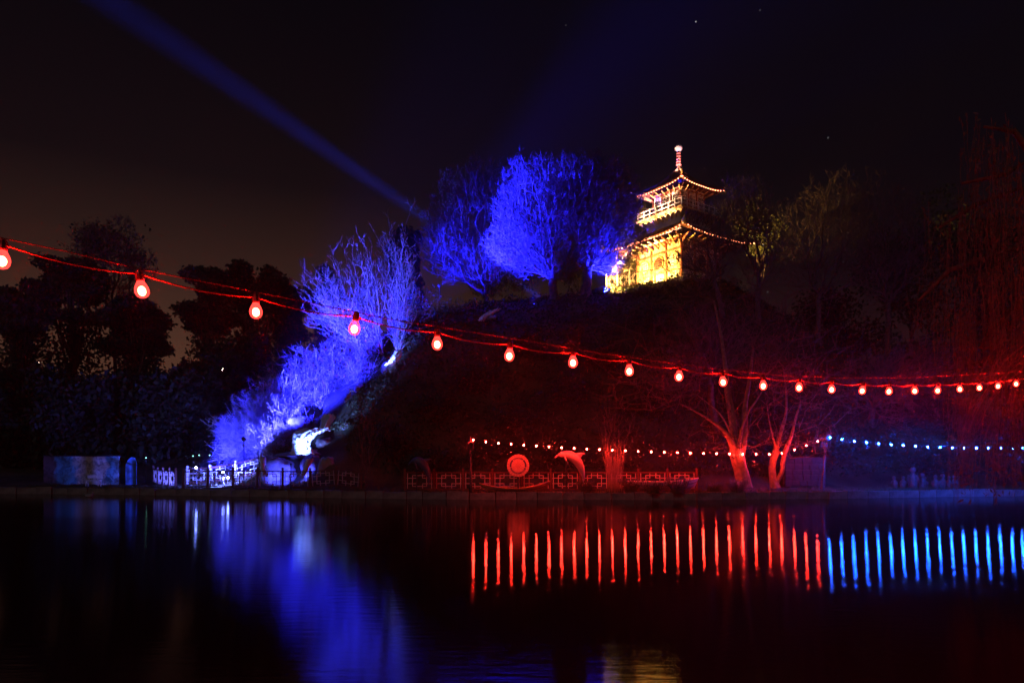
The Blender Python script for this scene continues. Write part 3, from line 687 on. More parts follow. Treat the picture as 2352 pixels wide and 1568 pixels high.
sheet('fall', spans([(1140, 1152, 708, 55.9), (1118, 1140, 716, 55.4), (1104, 1122, 726, 55.0), (1098, 1108, 737, 54.7)]), FOAM, casc, cb, 4, 0.03)
sheet('fall', spans([(596, 612, 1050, 43.0), (597, 609, 1072, 42.8), (604, 616, 1096, 42.7)]), FOAM, casc, cb, 5, 0.015)
sheet('fall', spans([(704, 720, 1052, 43.0), (697, 710, 1072, 42.8), (688, 700, 1096, 42.7)]), FOAM, casc, cb, 6, 0.015)
def boulder(nm, c, r, label, seed, parent=None, mt=ROCK, group=None, flat=0.0):
    bm = bmesh.new(); bmesh.ops.create_icosphere(bm, subdivisions=4, radius=1.0); rg = random.Random(seed)
    planes = [(Vector((rg.gauss(0, 1), rg.gauss(0, 1), rg.gauss(0, 1))).normalized(), rg.uniform(0.62, 0.9)) for _ in range(11)]
    for v in bm.verts:
        for n_, d_ in planes:
            e = v.co.dot(n_) - d_
            if e > 0: v.co -= n_ * e * 0.92
        q_ = v.co * 1.7 + Vector((seed * 3.1, 0, 0)); v.co *= 1 + 0.16 * noise.noise(q_) + 0.10 * noise.noise(q_ * 2.3) + 0.06 * noise.noise(q_ * 5.1) + 0.03 * noise.noise(q_ * 11)
        v.co = Vector((v.co.x * r[0], v.co.y * r[1], v.co.z * r[2]))
    me = bpy.data.meshes.new(nm); bm.to_mesh(me); bm.free()
    return link(nm, me, mt, None, True, loc=c, label=label, cat='rock', group=group)
for (xd, yd, Y, rx_, ry_, rz_, lab, sd_) in (
    (640, 1085, 44.2, 1.25, 0.9, 1.05, 'broad blue lit boulder left of the lower fall', 1),
    (715, 1082, 44.1, 0.75, 0.8, 1.1, 'rounded boulder in the middle of the lower cascade', 2),
    (752, 1085, 43.6, 0.7, 0.7, 1.1, 'tall boulder with dark top beside the fence end', 3),
    (610, 1078, 44.6, 0.55, 0.6, 0.9, 'narrow pale boulder at the left foot of the cascade', 4),
    (748, 1022, 46.0, 0.85, 0.9, 0.75, 'grey boulder right of the brightest fall', 5),
    (700, 1043, 45.2, 1.9, 0.8, 0.35, 'flat dark ledge under the brightest fall', 6),
    (778, 985, 47.4, 0.8, 0.8, 0.6, 'boulder right of the upper white fall', 7),
    (820, 893, 49.0, 0.22, 0.22, 0.26, 'small pale round stone beside the heron', 8),
    (792, 980, 46.6, 0.35, 0.35, 0.3, 'small round stone lower down beside the bush', 9),
    (690, 972, 47.8, 0.9, 0.8, 0.6, 'boulder behind the brightest fall', 10),
    (895, 852, 51.2, 1.0, 0.8, 0.7, 'boulder under the highest white fall', 11),
    (920, 822, 52.4, 0.8, 0.8, 0.6, 'boulder at the lip of the highest white fall', 12),
    (1125, 735, 57.0, 0.9, 0.8, 0.5, 'stone at the spring on the hilltop path', 13)):
    boulder('boulder', D(xd, yd, Y), (rx_, ry_, rz_), lab, sd_)

# heron statue beside the stream
hb = on_ground(800, 48.2); hb.z = D(800, 925, 48.2).z - 0.35
HER = mat('heron_grey', (0.36, 0.37, 0.40), 0.6, 0.2, 8)
her = empty('heron', hb, label='grey heron figure standing upright beside the stream', cat='bird')
MB().tube([(-.28, 0, .42), (-.16, 0, .56), (0, 0, .78), (.10, 0, .98), (.13, 0, 1.12), (.20, 0, 1.22), (.28, 0, 1.22)], [0.03, 0.10, 0.15, 0.10, 0.055, 0.06, 0.035], 10).obj('body', HER, her, True)
MB().tube([(.27, 0, 1.22), (.48, 0, 1.19)], [0.03, 0.004], 6).obj('beak', GOLD, her)
for s in (-1, 1): MB().tube([(-.02, s * .05, .65), (.03, s * .05, .3), (0, s * .05, -0.25)], 0.014, 5).obj('leg', IRON, her)
boulder('boulder', hb + Vector((0, 0.1, -0.35)), (0.5, 0.5, 0.3), 'dark stone under the feet of the heron', 31)

# ================================================================== shore things
# lamp posts
def lamp_post(base, top, label):
    base = Vector(base); top = Vector(top); d = top - base
    root = empty('lamp_post', base, label=label, cat='lamp post')
    h_ = d.z; at = lambda z: d * (z / h_)
    MB().tube([at(-0.3), at(0.25), at(0.3), at(h_ * 0.62)], [0.12, 0.12, 0.075, 0.05], 12).obj('base', IRON, root, True)
    MB().tube([at(h_ * 0.6), at(h_ * 0.74)], [0.048, 0.042], 10).obj('pole', IRON, root, True)
    fr = MB(); z0 = h_ * 0.74; z1 = h_ * 0.88
    for sx in (-1, 1):
        for sy in (-1, 1): fr.tube([at(z0) + Vector((sx * .14, sy * .14, 0)), at(z1) + Vector((sx * .17, sy * .17, 0))], 0.016, 5)
    for z, r in ((z0, .14), (z1, .17)):
        q = [at(z) + Vector((sx * r, sy * r, 0)) for sx, sy in ((-1, -1), (1, -1), (1, 1), (-1, 1), (-1, -1))]
        for a, b in zip(q, q[1:]): fr.tube([a, b], 0.016, 5)
    fr.obj('lantern_frame', IRON, root)
    MB().tube([at(z1) + Vector((-.24, 0, 0.01)), at(z1) + Vector((.24, 0, 0.01))], 0.018, 6).obj('ladder_bar', IRON, root)
    MB().lathe([(.19, 0), (.17, .03), (.08, .12), (.07, .2), (.045, .22), (.05, .27), (.012, .3), (.01, h_ - z1)], 10, at(z1)).obj('lantern_cap', IRON, root, True)
    MB().tube([at(z0), at(z0) + Vector((0.04, 0, .1)), at(z0) + Vector((-.04, 0, .2)), at(z0) + Vector((.03, 0, .3))], 0.015, 5).obj('lamp_holder', IRON, root)
b = gpt(1082, 37.6); lamp_post((b[0], 37.6, b[2]), D(1079.5, 999, 36.7), 'slim black lamp post with open lantern beside the rowing boat')
b = gpt(1888, 39.3); lamp_post((b[0], 39.3, b[2]), D(1899.5, 993, 39.1), 'leaning black lamp post where red and blue bulbs meet')

# wheel sign
SIGN = mat('sign_face', (0.55, 0.47, 0.38), 0.5, 0.08, 4); SIGND = mat('sign_blue', (0.04, 0.06, 0.16), 0.5, 0.1, 4)
wc = D(1190, 1068, 38.1); wr = 0.62
wg = gpt(1190, 38.15)
sign = empty('wheel_sign', (wc.x, 38.15, wg[2]), label='round cogwheel emblem sign on a post behind the yellow boat', cat='sign')
Rx = Matrix.Rotation(R(90), 3, 'X'); c0 = Vector((0, -0.05, wc.z - wg[2]))
MB().box((0, 0.06, (c0.z) / 2), (0.1, 0.08, c0.z + 0.2)).obj('post', IRON, sign)
dsk = MB().lathe([(wr, -0.025), (wr, 0.025)], 48, c0, Rx).obj('disc', SIGN, sign)
def arc_band(a0, a1, r0, r1, y_, nm, m_, par, k=14):
    vs = []
    for i in range(k + 1):
        a = a0 + (a1 - a0) * i / k
        for r in (r0, r1):
            for yy in (y_, y_ + 0.02): vs.append(c0 + Vector((r * math.cos(a), yy, r * math.sin(a))))
    fs = []
    for i in range(k):
        b4 = i * 4; fs += [(b4, b4 + 2, b4 + 6, b4 + 4), (b4 + 2, b4 + 3, b4 + 7, b4 + 6), (b4 + 1, b4, b4 + 4, b4 + 5)]
    fs += [(0, 1, 3, 2), (4 * k, 4 * k + 2, 4 * k + 3, 4 * k + 1)]
    return MB().add(vs, fs).obj(nm, m_, par)
yf = -0.04
bands = {}
for nm_, a0, a1 in (('top', 52, 128), ('left', 134, 192), ('bottom', 198, 342), ('right', -12, 46)):
    bands[nm_] = arc_band(R(a0), R(a1), wr * 0.60, wr * 0.76, yf, 'band', SIGND, dsk)
for i in range(24):
    a = 2 * math.pi * i / 24
    arc_band(a - 0.055, a + 0.055, wr * 0.88, wr * 1.004, yf, 'tooth', SIGN, dsk, 2)
    arc_band(a + 0.10, a + 0.155, wr * 0.84, wr * 0.97, yf + 0.008, 'tooth_gap', TIMBER, dsk, 2)
for i in range(6):
    a = math.pi / 2 + i * math.pi / 3; d = Vector((math.cos(a), 0, math.sin(a))); e = Vector((-d.z, 0, d.x))
    for s in (-1, 1):
        MB().tube([c0 + d * wr * .17 + e * s * .04 + Vector((0, yf + .012, 0)), c0 + d * wr * .56 + e * s * .055 + Vector((0, yf + .012, 0))], 0.012, 4).obj('spoke_edge', TIMBER, dsk)
MB().tube([c0 + Vector((wr * .17 * math.cos(a), yf + .012, wr * .17 * math.sin(a))) for a in np.linspace(0, 2 * math.pi, 19)], 0.012, 4, cap=False).obj('hub_ring', TIMBER, dsk)
MB().tube([c0 + Vector((wr * .07 * math.cos(a), yf + .012, wr * .07 * math.sin(a))) for a in np.linspace(0, 2 * math.pi, 13)], 0.012, 4, cap=False).obj('hub_ring', TIMBER, dsk)
def arc_text(txt, amid, step, par, flip=False):
    for i, ch in enumerate(txt):
        a = amid + (len(txt) - 1) / 2 * step - i * step if not flip else amid - (len(txt) - 1) / 2 * step + i * step
        fc = bpy.data.curves.new('letter', 'FONT'); fc.body = ch; fc.size = 0.115; fc.align_x = 'CENTER'; fc.align_y = 'CENTER'; fc.extrude = 0.003
        tmp = bpy.data.objects.new('tmp', fc); me = bpy.data.meshes.new_from_object(tmp); bpy.data.objects.remove(tmp); bpy.data.curves.remove(fc)
        me.materials.clear(); me.materials.append(SIGN)
        o = bpy.data.objects.new('letter', me); COL.objects.link(o); o.parent = par
        o.location = c0 + Vector((wr * .68 * math.cos(a), yf - 0.006, wr * .68 * math.sin(a)))
        o.rotation_euler = (Matrix.Rotation(-(a - math.pi / 2) + (math.pi if flip else 0), 4, 'Y') @ Matrix.Rotation(R(90), 4, 'X')).to_euler()
arc_text('ROTARY', R(90), R(11.5), bands['top'])
arc_text('INTERNATIONAL', R(270), R(10.4), bands['bottom'], True)

# rowing boats
def boat(xl, xr, ytip_l, ytip_r, ymid, ykeel, Y, beam, label, hull_m, rail_m, in_m, transom=False):
    pl = D(xl, ytip_l, Y); pr = D(xr, ytip_r, Y); zm = D(0, ymid, Y).z; zk = D(0, ykeel, Y).z
    base = Vector(((pl.x + pr.x) / 2, Y + beam * 0.5, zk)); ln = pr.x - pl.x
    root = empty('rowing_boat', base, label=label, cat='boat'); n_ = 28
    def sheer(t_): return zm + ((pl.z - zm) * (1 - 2 * t_) ** 2 if t_ < .5 else (pr.z - zm) * (2 * t_ - 1) ** 2) - zk
    def half(t_): return beam / 2 * max(0.02, (1 - abs(2 * t_ - 1) ** (2.6 if not (transom and t_ < .5) else 5)))
    def keel(t_): return 0.05 + (abs(2 * t_ - 1) ** 5) * 0.22
    def P_(t_, v, s, o_=0.0):  # v 0 keel .. 1 sheer
        h_ = half(t_); top = sheer(t_); k = keel(t_)
        rake = (1 - v) * 0.22 * (-(2 * t_ - 1) ** 5)
        return Vector(((t_ - .5) * ln + rake, s * (h_ * (math.sin(v * math.pi / 2) ** 0.7) + o_), k + (top - k) * v ** 1.5))
    K = 5
    for s in (-1, 1):
        for k in range(K):     # clinker planks
            v0, v1 = k / K, (k + 1) / K + 0.02
            vs = []
            for i in range(n_ + 1):
                t_ = i / n_; vs += [P_(t_, v0, s, 0.012), P_(t_, min(1, v1), s, -0.004), P_(t_, v0, s, -0.010), P_(t_, min(1, v1), s, -0.024)]
            fs = []
            for i in range(n_):
                b4 = 4 * i; fs += [(b4, b4 + 4, b4 + 5, b4 + 1), (b4 + 2, b4 + 3, b4 + 7, b4 + 6), (b4, b4 + 2, b4 + 6, b4 + 4), (b4 + 1, b4 + 5, b4 + 7, b4 + 3)]
            MB().add(vs, fs).obj('plank', hull_m, root, True)
        MB().tube([P_(i / n_, 1, s, 0.015) + Vector((0, 0, 0.015)) for i in range(n_ + 1)], 0.034, 6).obj('gunwale', rail_m, root, True)
        MB().tube([P_(i / n_, 0.72, s, 0.02) for i in range(n_ + 1)], 0.016, 5).obj('rubbing_strip', in_m, root, True)
    for t_ in (0.02, 0.98): MB().tube([P_(t_, v, 0) for v in np.linspace(0, 1, 7)], 0.03, 6).obj('stem', rail_m, root, True)
    for t_ in (0.25, 0.5, 0.72):
        MB().box(((t_ - .5) * ln, 0, sheer(t_) - 0.14), (0.24, half(t_) * 1.85, 0.035)).obj('thwart', in_m, root)
    return root
WOODY = mat('varnished_yellow_wood', (0.42, 0.28, 0.10), 0.35, 0.3, 3, 0.15, 20); WOODD = mat('dark_wood', (0.10, 0.05, 0.03), 0.5, 0.3, 4); WHITEB = mat('white_boat_paint', (0.66, 0.62, 0.56), 0.4, 0.15, 4)
boat(1100, 1265, 1110, 1104, 1122, 1133, 37.3, 1.15, 'yellow wooden rowing boat with upswept ends on the bank', WOODY, WOODY, WOODD)
boat(1445, 1611, 1105, 1098, 1107, 1127, 37.5, 1.2, 'pale rowing boat beached behind the small shrubs', WHITEB, WHITEB, WOODD, True)

# dolphins
def dolphin(pts, Y, m_, label, scale=1.0):
    P = [D(x_, y_, Y) for x_, y_ in pts]
    gz = max(0.42, Hs(P[2].x, Y)); base = Vector((P[2].x, Y, gz)); P = [p - base for p in P]
    root = empty('dolphin_statue', base, label=label, cat='statue')
    path = []; rad = []; prof = [0.02, 0.045, 0.06, 0.12, 0.165, 0.20, 0.215, 0.215, 0.20, 0.175, 0.145, 0.11, 0.08, 0.055, 0.045]
    n_ = len(prof)
    def cat(t_):
        t_ *= len(P) - 1; i = min(int(t_), len(P) - 2); u = t_ - i
        a, b, c, d = P[max(i - 1, 0)], P[i], P[i + 1], P[min(i + 2, len(P) - 1)]
        return 0.5 * ((2 * b) + (c - a) * u + (2 * a - 5 * b + 4 * c - d) * u * u + (3 * b - a - 3 * c + d) * u ** 3)
    N_ = 28
    for i in range(N_ + 1): path.append(cat(i / N_)); rad.append(float(np.interp(i / N_, np.linspace(0, 1, n_), prof)) * scale)
    body = MB().tube(path, rad, 14).obj('body', m_, root, True)
    def fin(nm, o_, d, wd, ln, up):
        o_ = Vector(o_); d = Vector(d).normalized(); up = Vector(up).normalized(); s = d.cross(up).normalized()
        vs = []
        for t_, wi, sh in ((0, 1, 0), (.4, .75, .1), (.75, .42, .3), (1, .05, .62)):
            c = o_ + up * ln * t_ + d * ln * sh
            vs += [c - d * wd * wi * .5, c + s * 0.03 * (1 - t_ * .8), c + d * wd * wi * .5, c - s * 0.03 * (1 - t_ * .8)]
        fs = [(4 * i + j, 4 * i + (j + 1) % 4, 4 * i + 4 + (j + 1) % 4, 4 * i + 4 + j) for i in range(3) for j in range(4)] + [(12, 13, 14, 15)]
        MB().add(vs, fs).obj(nm, m_, root, True)
    mid = path[14]; tg = (path[16] - path[12]).normalized(); upv = Vector((-tg.z, 0, tg.x)); upv = upv if upv.z > 0 or upv.x > 0 else -upv
    if upv.dot(Vector((0.5, 0, 1))) < 0: upv = -upv
    fin('dorsal_fin', mid + upv * 0.15 * scale, tg, 0.34 * scale, 0.30 * scale, upv)
    for s in (-1, 1): fin('flipper', path[8] + Vector((0, s * .14 * scale, -.08 * scale)), tg, 0.17 * scale, 0.34 * scale, (0.15, s * 0.6, -0.9))
    te = path[-1]; td = (path[-1] - path[-4]).normalized()
    for s in (-1, 1): fin('tail_fluke', te + td * -0.02, td, 0.2 * scale, 0.34 * scale, Vector((0, s, 0)) + td * 0.3)
    MB().tube([Vector((path[9].x, 0.0, -0.2)), path[9] + Vector((0, 0, 0))], 0.035, 8).obj('support_pole', IRON, root)
DOLR = mat('dolphin_paint', (0.34, 0.32, 0.33), 0.4, 0.15, 3); DOLB = mat('dolphin_dark_blue', (0.07, 0.12, 0.22), 0.4, 0.2, 3)
dolphin([(1274, 1051), (1284, 1044), (1302, 1043), (1320, 1052), (1333, 1070), (1339, 1090), (1340, 1103)], 37.9, DOLR, 'pale leaping dolphin statue beside the tall reeds', 1.3)
dolphin([(938, 1066), (946, 1059), (958, 1057), (970, 1064), (980, 1078), (985, 1095), (985, 1108)], 38.1, DOLB, 'dark blue leaping dolphin statue by the dim end of the fence', 1.2)

# tall reed clump and shrubs on the bank
def blade_clump(name, c, n_, hgt, spread, mt, label, cat='plant', seed=0, width=0.012, base_r=0.3, group=None):
    rg = np.random.default_rng(seed); P0, P1, A, B = [], [], [], []
    for _ in range(n_):
        a = rg.uniform(0, 6.28); r = base_r * rg.uniform(0, 1) ** .5; p = np.array([r * math.cos(a), r * math.sin(a), -0.05]); h_ = hgt * rg.uniform(.45, 1.0)
        ln_ = rg.uniform(.1, 1) * spread; d = np.array([math.cos(a) * ln_, math.sin(a) * ln_, 0]); prev = p
        for q in range(1, 7):
            t_ = q / 6; nx_ = p + np.array([0, 0, h_ * t_]) + d * h_ * t_ ** 2; P0.append(prev); P1.append(nx_); A.append(width * (1.15 - t_ * .8)); B.append(width * (1.15 - (t_ + .16) * .8)); prev = nx_
        if rg.uniform() < .35:   # seed head
            P0.append(prev - d * .05); P1.append(prev + np.array([0, 0, .16])); A.append(width * 1.8); B.append(width * .6)
    root = empty(name, tuple(c), label=label, cat=cat, group=group)
    link('blades', seg_mesh('blades', P0, P1, A, B, 3), mt, root, kind='stuff'); return root
blade_clump('reed_clump', gpt(1412, 38.0), 80, 2.95, 0.20, REEDM, 'tall clump of upright reeds between the dolphin and the pale boat', seed=4, width=0.0095, base_r=0.42)
for i, (xd, Y, h_, lab) in enumerate(((1500, 36.9, 0.55, 'tufted shrub in front of the bow of the pale boat'), (1557, 36.9, 0.75, 'round tufted shrub in front of the stern of the pale boat'), (1639, 37.6, 0.5, 'low tufted plant between the pale boat and the big trunk'), (1692, 37.6, 0.6, 'tufted plant at the foot of the big forked trunk'), (1345, 37.7, 0.6, 'grass tuft at the tail of the pale dolphin'), (1450, 37.6, 0.7, 'grass tuft beside the left end of the pale boat'))):
    blade_clump('tuft_plant', gpt(xd, Y), 240, h_, 0.9, LEAFY, lab, seed=20 + i, width=0.013, base_r=0.32)
# bank grass
rg = np.random.default_rng(9); n_ = 9000
gxs = rg.uniform(-34, 44, n_); gys = shore(gxs) + 0.35 + np.abs(rg.normal(0, 1.6, n_)); hh = rg.uniform(.05, .28, n_); edge = rg.uniform(size=n_) < (0.18 + 0.3 * (np.sin(gxs * 1.9) * np.sin(gxs * .7 + 1) > .3)); gys = np.where(edge, shore(gxs) + rg.uniform(-.12, .35, n_), gys); hh = np.where(edge, rg.uniform(.1, .42, n_), hh); gzs = np.where(edge, .38, H(gxs, gys))
q0 = np.stack([gxs, gys, gzs - .02], 1); q1 = q0 + np.stack([rg.normal(0, .06, n_), rg.normal(0, .06, n_), hh], 1)
link('bank_grass', seg_mesh('bank_grass', q0, q1, 0.012, 0.002, 3), LEAFY, None, kind='stuff', label='short rough grass along the bank of the island', cat='grass')

# trees on the bank: explicit trunks
def trunk_tree(name, limbs, Y, label, seed, crown, mt=BARKPALE):
    b0 = Vector(gpt(limbs[0][0][0], Y)); root = empty(name, b0, label=label, cat='tree')
    ends = []
    for li, (pts) in enumerate(limbs):
        P = []; rad = []
        for (x_, y_, r, dy) in pts: P.append(D(x_, y_, Y + dy) - b0); rad.append(r)
        path, rr = [], []
        for i in range(len(P) - 1):
            for q in range(5):
                u = q / 5; a, b, c, d = P[max(i - 1, 0)], P[i], P[i + 1], P[min(i + 2, len(P) - 1)]
                path.append(0.5 * ((2 * b) + (c - a) * u + (2 * a - 5 * b + 4 * c - d) * u * u + (3 * b - a - 3 * c + d) * u ** 3)); rr.append(rad[i] + (rad[i + 1] - rad[i]) * u)
        path.append(P[-1]); rr.append(rad[-1])
        MB().tube(path, rr, 22, 0.13 if rad[0] > .12 else .05, 5, seed + li).obj('trunk' if li == 0 else 'limb', mt, root, True)
        ends.append((np.array(path[-1] + b0), np.array(path[-1] - path[-4])))
    rg = np.random.default_rng(seed); P0, P1, A, B = [], [], [], []
    for e, d in ends:
        pp = e + np.abs(rg.normal(0, 1, (crown, 1))) * d / np.linalg.norm(d) * 2.2 + rg.normal(0, 1.0, (crown, 3)); pp = pp[pp[:, 2] > e[2] - .6]
        pts, par, order = mst(e, pp, .4)
        for i in order[1:]:
            P0.append(pts[par[i]]); P1.append(pts[i]); A.append(.022); B.append(.014)
            for _ in range(2):
                P0.append(pts[i]); P1.append(pts[i] + rg.normal(0, .3, 3) + [0, 0, .15]); A.append(.011); B.append(.004)
    link('crown', seg_mesh('crown', np.array(P0) - np.array(b0), np.array(P1) - np.array(b0), A, B, 3), TWIG, root)
trunk_tree('bank_tree', [
    [(1708, 1120, .50, 0), (1706, 1095, .40, 0), (1700, 1070, .36, 0), (1694, 1045, .38, 0), (1690, 1028, .30, 0)],
    [(1692, 1050, .26, 0), (1680, 1015, .18, -.1), (1664, 990, .12, -.2), (1640, 970, .085, -.3), (1600, 945, .05, -.5), (1560, 925, .03, -.7)],
    [(1692, 1045, .28, .1), (1686, 1000, .24, .2), (1682, 960, .21, .3), (1672, 900, .17, .5), (1666, 840, .13, .6), (1655, 760, .08, .8), (1640, 690, .05, 1)],
    [(1700, 1050, .24, 0), (1708, 1010, .21, .1), (1711, 975, .18, .2), (1712, 930, .14, .3), (1722, 870, .10, .3), (1730, 800, .06, .4)],
    [(1696, 1030, .12, -.1), (1704, 985, .09, -.2), (1716, 950, .07, -.3), (1740, 915, .045, -.4), (1760, 880, .03, -.5)],
    [(1684, 1010, .10, 0), (1672, 980, .06, -.3), (1650, 945, .04, -.4), (1600, 905, .025, -.5)]], 38.9, 'big forked trunk glowing red on the bank among the far red bulbs', 41, 120)
trunk_tree('bank_tree', [
    [(1782, 1122, .30, 0), (1776, 1095, .20, 0), (1774, 1070, .19, 0), (1780, 1045, .20, 0), (1788, 1035, .16, 0)],
    [(1779, 1050, .15, 0), (1785, 1020, .13, 0), (1796, 985, .10, .1), (1805, 950, .075, .2), (1806, 900, .05, .3), (1800, 850, .03, .3)],
    [(1776, 1118, .16, 0), (1795, 1085, .12, -.1), (1798, 1060, .12, -.1), (1806, 1030, .12, -.1), (1818, 1000, .085, -.2), (1828, 960, .06, -.2), (1840, 920, .04, -.2)],
    [(1784, 1030, .07, 0), (1776, 1005, .05, -.1), (1768, 970, .035, -.2), (1762, 930, .02, -.3)]], 39.6, 'smaller twin trunk glowing red beside the stone block wall', 47, 90)

# stone block wall
wb = Vector(gpt(1848, 42.5)); wall = empty('stone_wall', wb, label='square end of a stone block wall lit violet behind the twin trunk', cat='wall')
BLK = MB().box((0, 0, 0), (1, 1, 1), taper=0.97).mesh('block'); BLK.materials.append(mat('dark_stone', (0.07, 0.064, 0.064), 0.85, 0.35, 2.5, 0.7, 9))
rnd = random.Random(8)
MB().box((0.0, 0.1, 0.8), (2.5, 0.35, 1.66)).obj('core', mat('mortar', (0.16, 0.15, 0.14), 0.95), wall)
for r_ in range(5):
    x = -1.27 + (r_ % 2) * 0.0; off = 0.25 * (r_ % 2)
    while x < 1.25:
        ln = rnd.uniform(.42, .62); ln = min(ln, 1.27 - x)
        if ln > 0.1:
            o = bpy.data.objects.new('block', BLK); COL.objects.link(o); o.parent = wall; o.location = (x + ln / 2, -0.12 + rnd.uniform(-.02, .02), .17 + r_ * .335); o.scale = (ln - .03, .16, .31)
        x += ln
MB().box((0, 0, 1.72), (2.62, .62, .12)).obj('coping', MATS['dark_stone'], wall)

# row of small figures on the right bank
PENW = mat('figure_pale', (0.11, 0.105, 0.11), 0.6, 0.25, 6)
figs = [(2062, 1112, 30), (2078, 1112, 30), (2098, 1112, 52), (2118, 1112, 38), (2131, 1112, 30), (2143, 1111, 34), (2163, 1112, 36), (2177, 1109, 32), (2190, 1111, 34), (2203, 1108, 30)]
fproto = None; rnd = random.Random(2)
for i, (xd, yd, hp) in enumerate(figs):
    p = D(xd, yd, 42.6); h_ = hp / F * 42.6; gz = Hs(p.x, 42.6)
    if fproto is None:
        fproto = empty('standing_figure', (0, 0, 0)); 
        MB().lathe([(.10, 0), (.17, .04), (.19, .25), (.17, .5), (.10, .68), (.085, .72)], 12).obj('body', PENW, fproto, True)
        MB().ball((0, 0, .84), .125, 12, 8, (1, 1, 1.1)).obj('head', PENW, fproto, True)
        for s in (-1, 1): MB().tube([(s * .15, 0, .6), (s * .21, 0, .42), (s * .2, -.03, .25)], [.05, .045, .02], 6).obj('arm', PENW, fproto, True)
        f_ = fproto; kids = list(fproto.children)
    else:
        f_ = fproto.copy(); COL.objects.link(f_)
        for ch in kids: c = ch.copy(); COL.objects.link(c); c.parent = f_
    f_.location = (p.x, 42.6 + rnd.uniform(-.3, .3), gz); f_.scale = (h_,) * 3; f_.rotation_euler = (rnd.uniform(-.05, .05), rnd.uniform(-.1, .1), rnd.uniform(-1, 1))
    f_['label'] = 'small pale round headed figure standing in the row below the blue bulbs'; f_['category'] = 'figure'; f_['group'] = 'row of small figures on the bank'

# painted mural wall at the left
mm = bpy.data.materials.new('mural_paint'); mm.use_nodes = True; t = mm.node_tree; n = t.nodes; l = t.links; bs = n['Principled BSDF']; bs.inputs['Roughness'].default_value = .7
tcn = n.new('ShaderNodeTexCoord'); sx = n.new('ShaderNodeSeparateXYZ'); l.new(tcn.outputs['Object'], sx.inputs[0])
nz = n.new('ShaderNodeTexNoise'); nz.inputs['Scale'].default_value = 1.1; nz.inputs['Detail'].default_value = 5; l.new(tcn.outputs['Object'], nz.inputs[0])
ad = n.new('ShaderNodeMath'); ad.operation = 'MULTIPLY_ADD'; ad.inputs[1].default_value = 1.6; l.new(nz.outputs[0], ad.inputs[0]); l.new(sx.outputs[0], ad.inputs[2])
cr2 = n.new('ShaderNodeValToRGB'); mr = n.new('ShaderNodeMapRange'); mr.inputs[1].default_value = -3.0; mr.inputs[2].default_value = 4.6; l.new(ad.outputs[0], mr.inputs[0]); l.new(mr.outputs[0], cr2.inputs[0])
e = cr2.color_ramp; e.interpolation = 'LINEAR'
e.elements[0].position = 0; e.elements[0].color = (.12, .28, .5, 1); e.elements[1].position = 1; e.elements[1].color = (.2, .45, .6, 1)
for ps, c in ((.10, (.16, .09, .10, 1)), (.24, (.14, .09, .11, 1)), (.28, (.10, .35, .55, 1)), (.43, (.12, .42, .6, 1)), (.47, (.75, .70, .70, 1)), (.73, (.72, .68, .68, 1)), (.76, (.12, .40, .58, 1)), (.9, (.35, .5, .6, 1))):
    q = e.elements.new(ps); q.color = c
vz = n.new('ShaderNodeTexNoise'); vz.inputs['Scale'].default_value = 3.0; vz.inputs['Detail'].default_value = 8; vz.inputs['Distortion'].default_value = 1.5; l.new(tcn.outputs['Object'], vz.inputs[0])
mu = n.new('ShaderNodeMix'); mu.data_type = 'RGBA'; mu.blend_type = 'MULTIPLY'; mu.inputs['Factor'].default_value = .8
cr3 = n.new('ShaderNodeValToRGB'); cr3.color_ramp.elements[0].position = .38; cr3.color_ramp.elements[0].color = (.25, .25, .3, 1); cr3.color_ramp.elements[1].position = .55; cr3.color_ramp.elements[1].color = (1, 1, 1, 1); l.new(vz.outputs[0], cr3.inputs[0])
l.new(cr2.outputs[0], mu.inputs['A']); l.new(cr3.outputs[0], mu.inputs['B']); l.new(mu.outputs['Result'], bs.inputs['Base Color'])
mp_ = D(188, 1106, 50); mr_ = empty('mural_wall', (mp_.x, 50, Hs(mp_.x, 50)), label='long low wall painted with white and blue ice beyond the water', cat='wall')
MB().box((0, 0, 0.95), (5.5, .22, 2.1)).obj('panel', mm, mr_); MB().box((0, 0, 2.04), (5.6, .3, .08)).obj('coping', IRON, mr_)
mp2_ = D(301, 1106, 49.5); mr2 = empty('mural_wall', (mp2_.x, 49.5, Hs(mp2_.x, 49.5)), label='small rounded blue painted panel beside the long mural wall', cat='wall')
MB().add([(x_, y_, z_) for y_ in (-.06, .06) for x_, z_ in ((-.38, 0), (.38, 0), (.38, 1.5), (.25, 1.95), (.02, 2.0), (-.25, 1.75), (-.38, 1.4))], [(0, 1, 2, 3, 4, 5, 6), (13, 12, 11, 10, 9, 8, 7)] + [(i, 7 + i, 7 + (i + 1) % 7, (i + 1) % 7) for i in range(7)]).obj('panel', mat('mural_blue', (.10, .30, .75), .7, .4, 3), mr2)
bq = D(214, 1100, 47); bnch = empty('bench', (bq.x, 47, Hs(bq.x, 47)), label='low white bench on the bank in front of the mural', cat='bench')
MB().box((0, 0, .42), (1.0, .38, .06)).obj('seat', WHITEP, bnch); MB().box((0, .17, .68), (1.0, .05, .22)).obj('backrest', WHITEP, bnch)
for sx_ in (-.42, .42):
    for sy_ in (-.14, .14): MB().box((sx_, sy_, .2), (.06, .06, .42)).obj('leg', WHITEP, bnch)
dk = Vector((D(205, 1140, 40).x, 40.0, 0.0)); dckm = mat('duck_feathers', (.45, .45, .5), .6, .3, 12)
dck = empty('duck', dk, label='duck floating on the dark water below the mural wall', cat='duck')
MB().tube([(-.26, 0, .13), (-.18, 0, .09), (0, 0, .07), (.14, 0, .09), (.2, 0, .14)], [.02, .08, .12, .10, .03], 10).obj('body', dckm, dck, True)
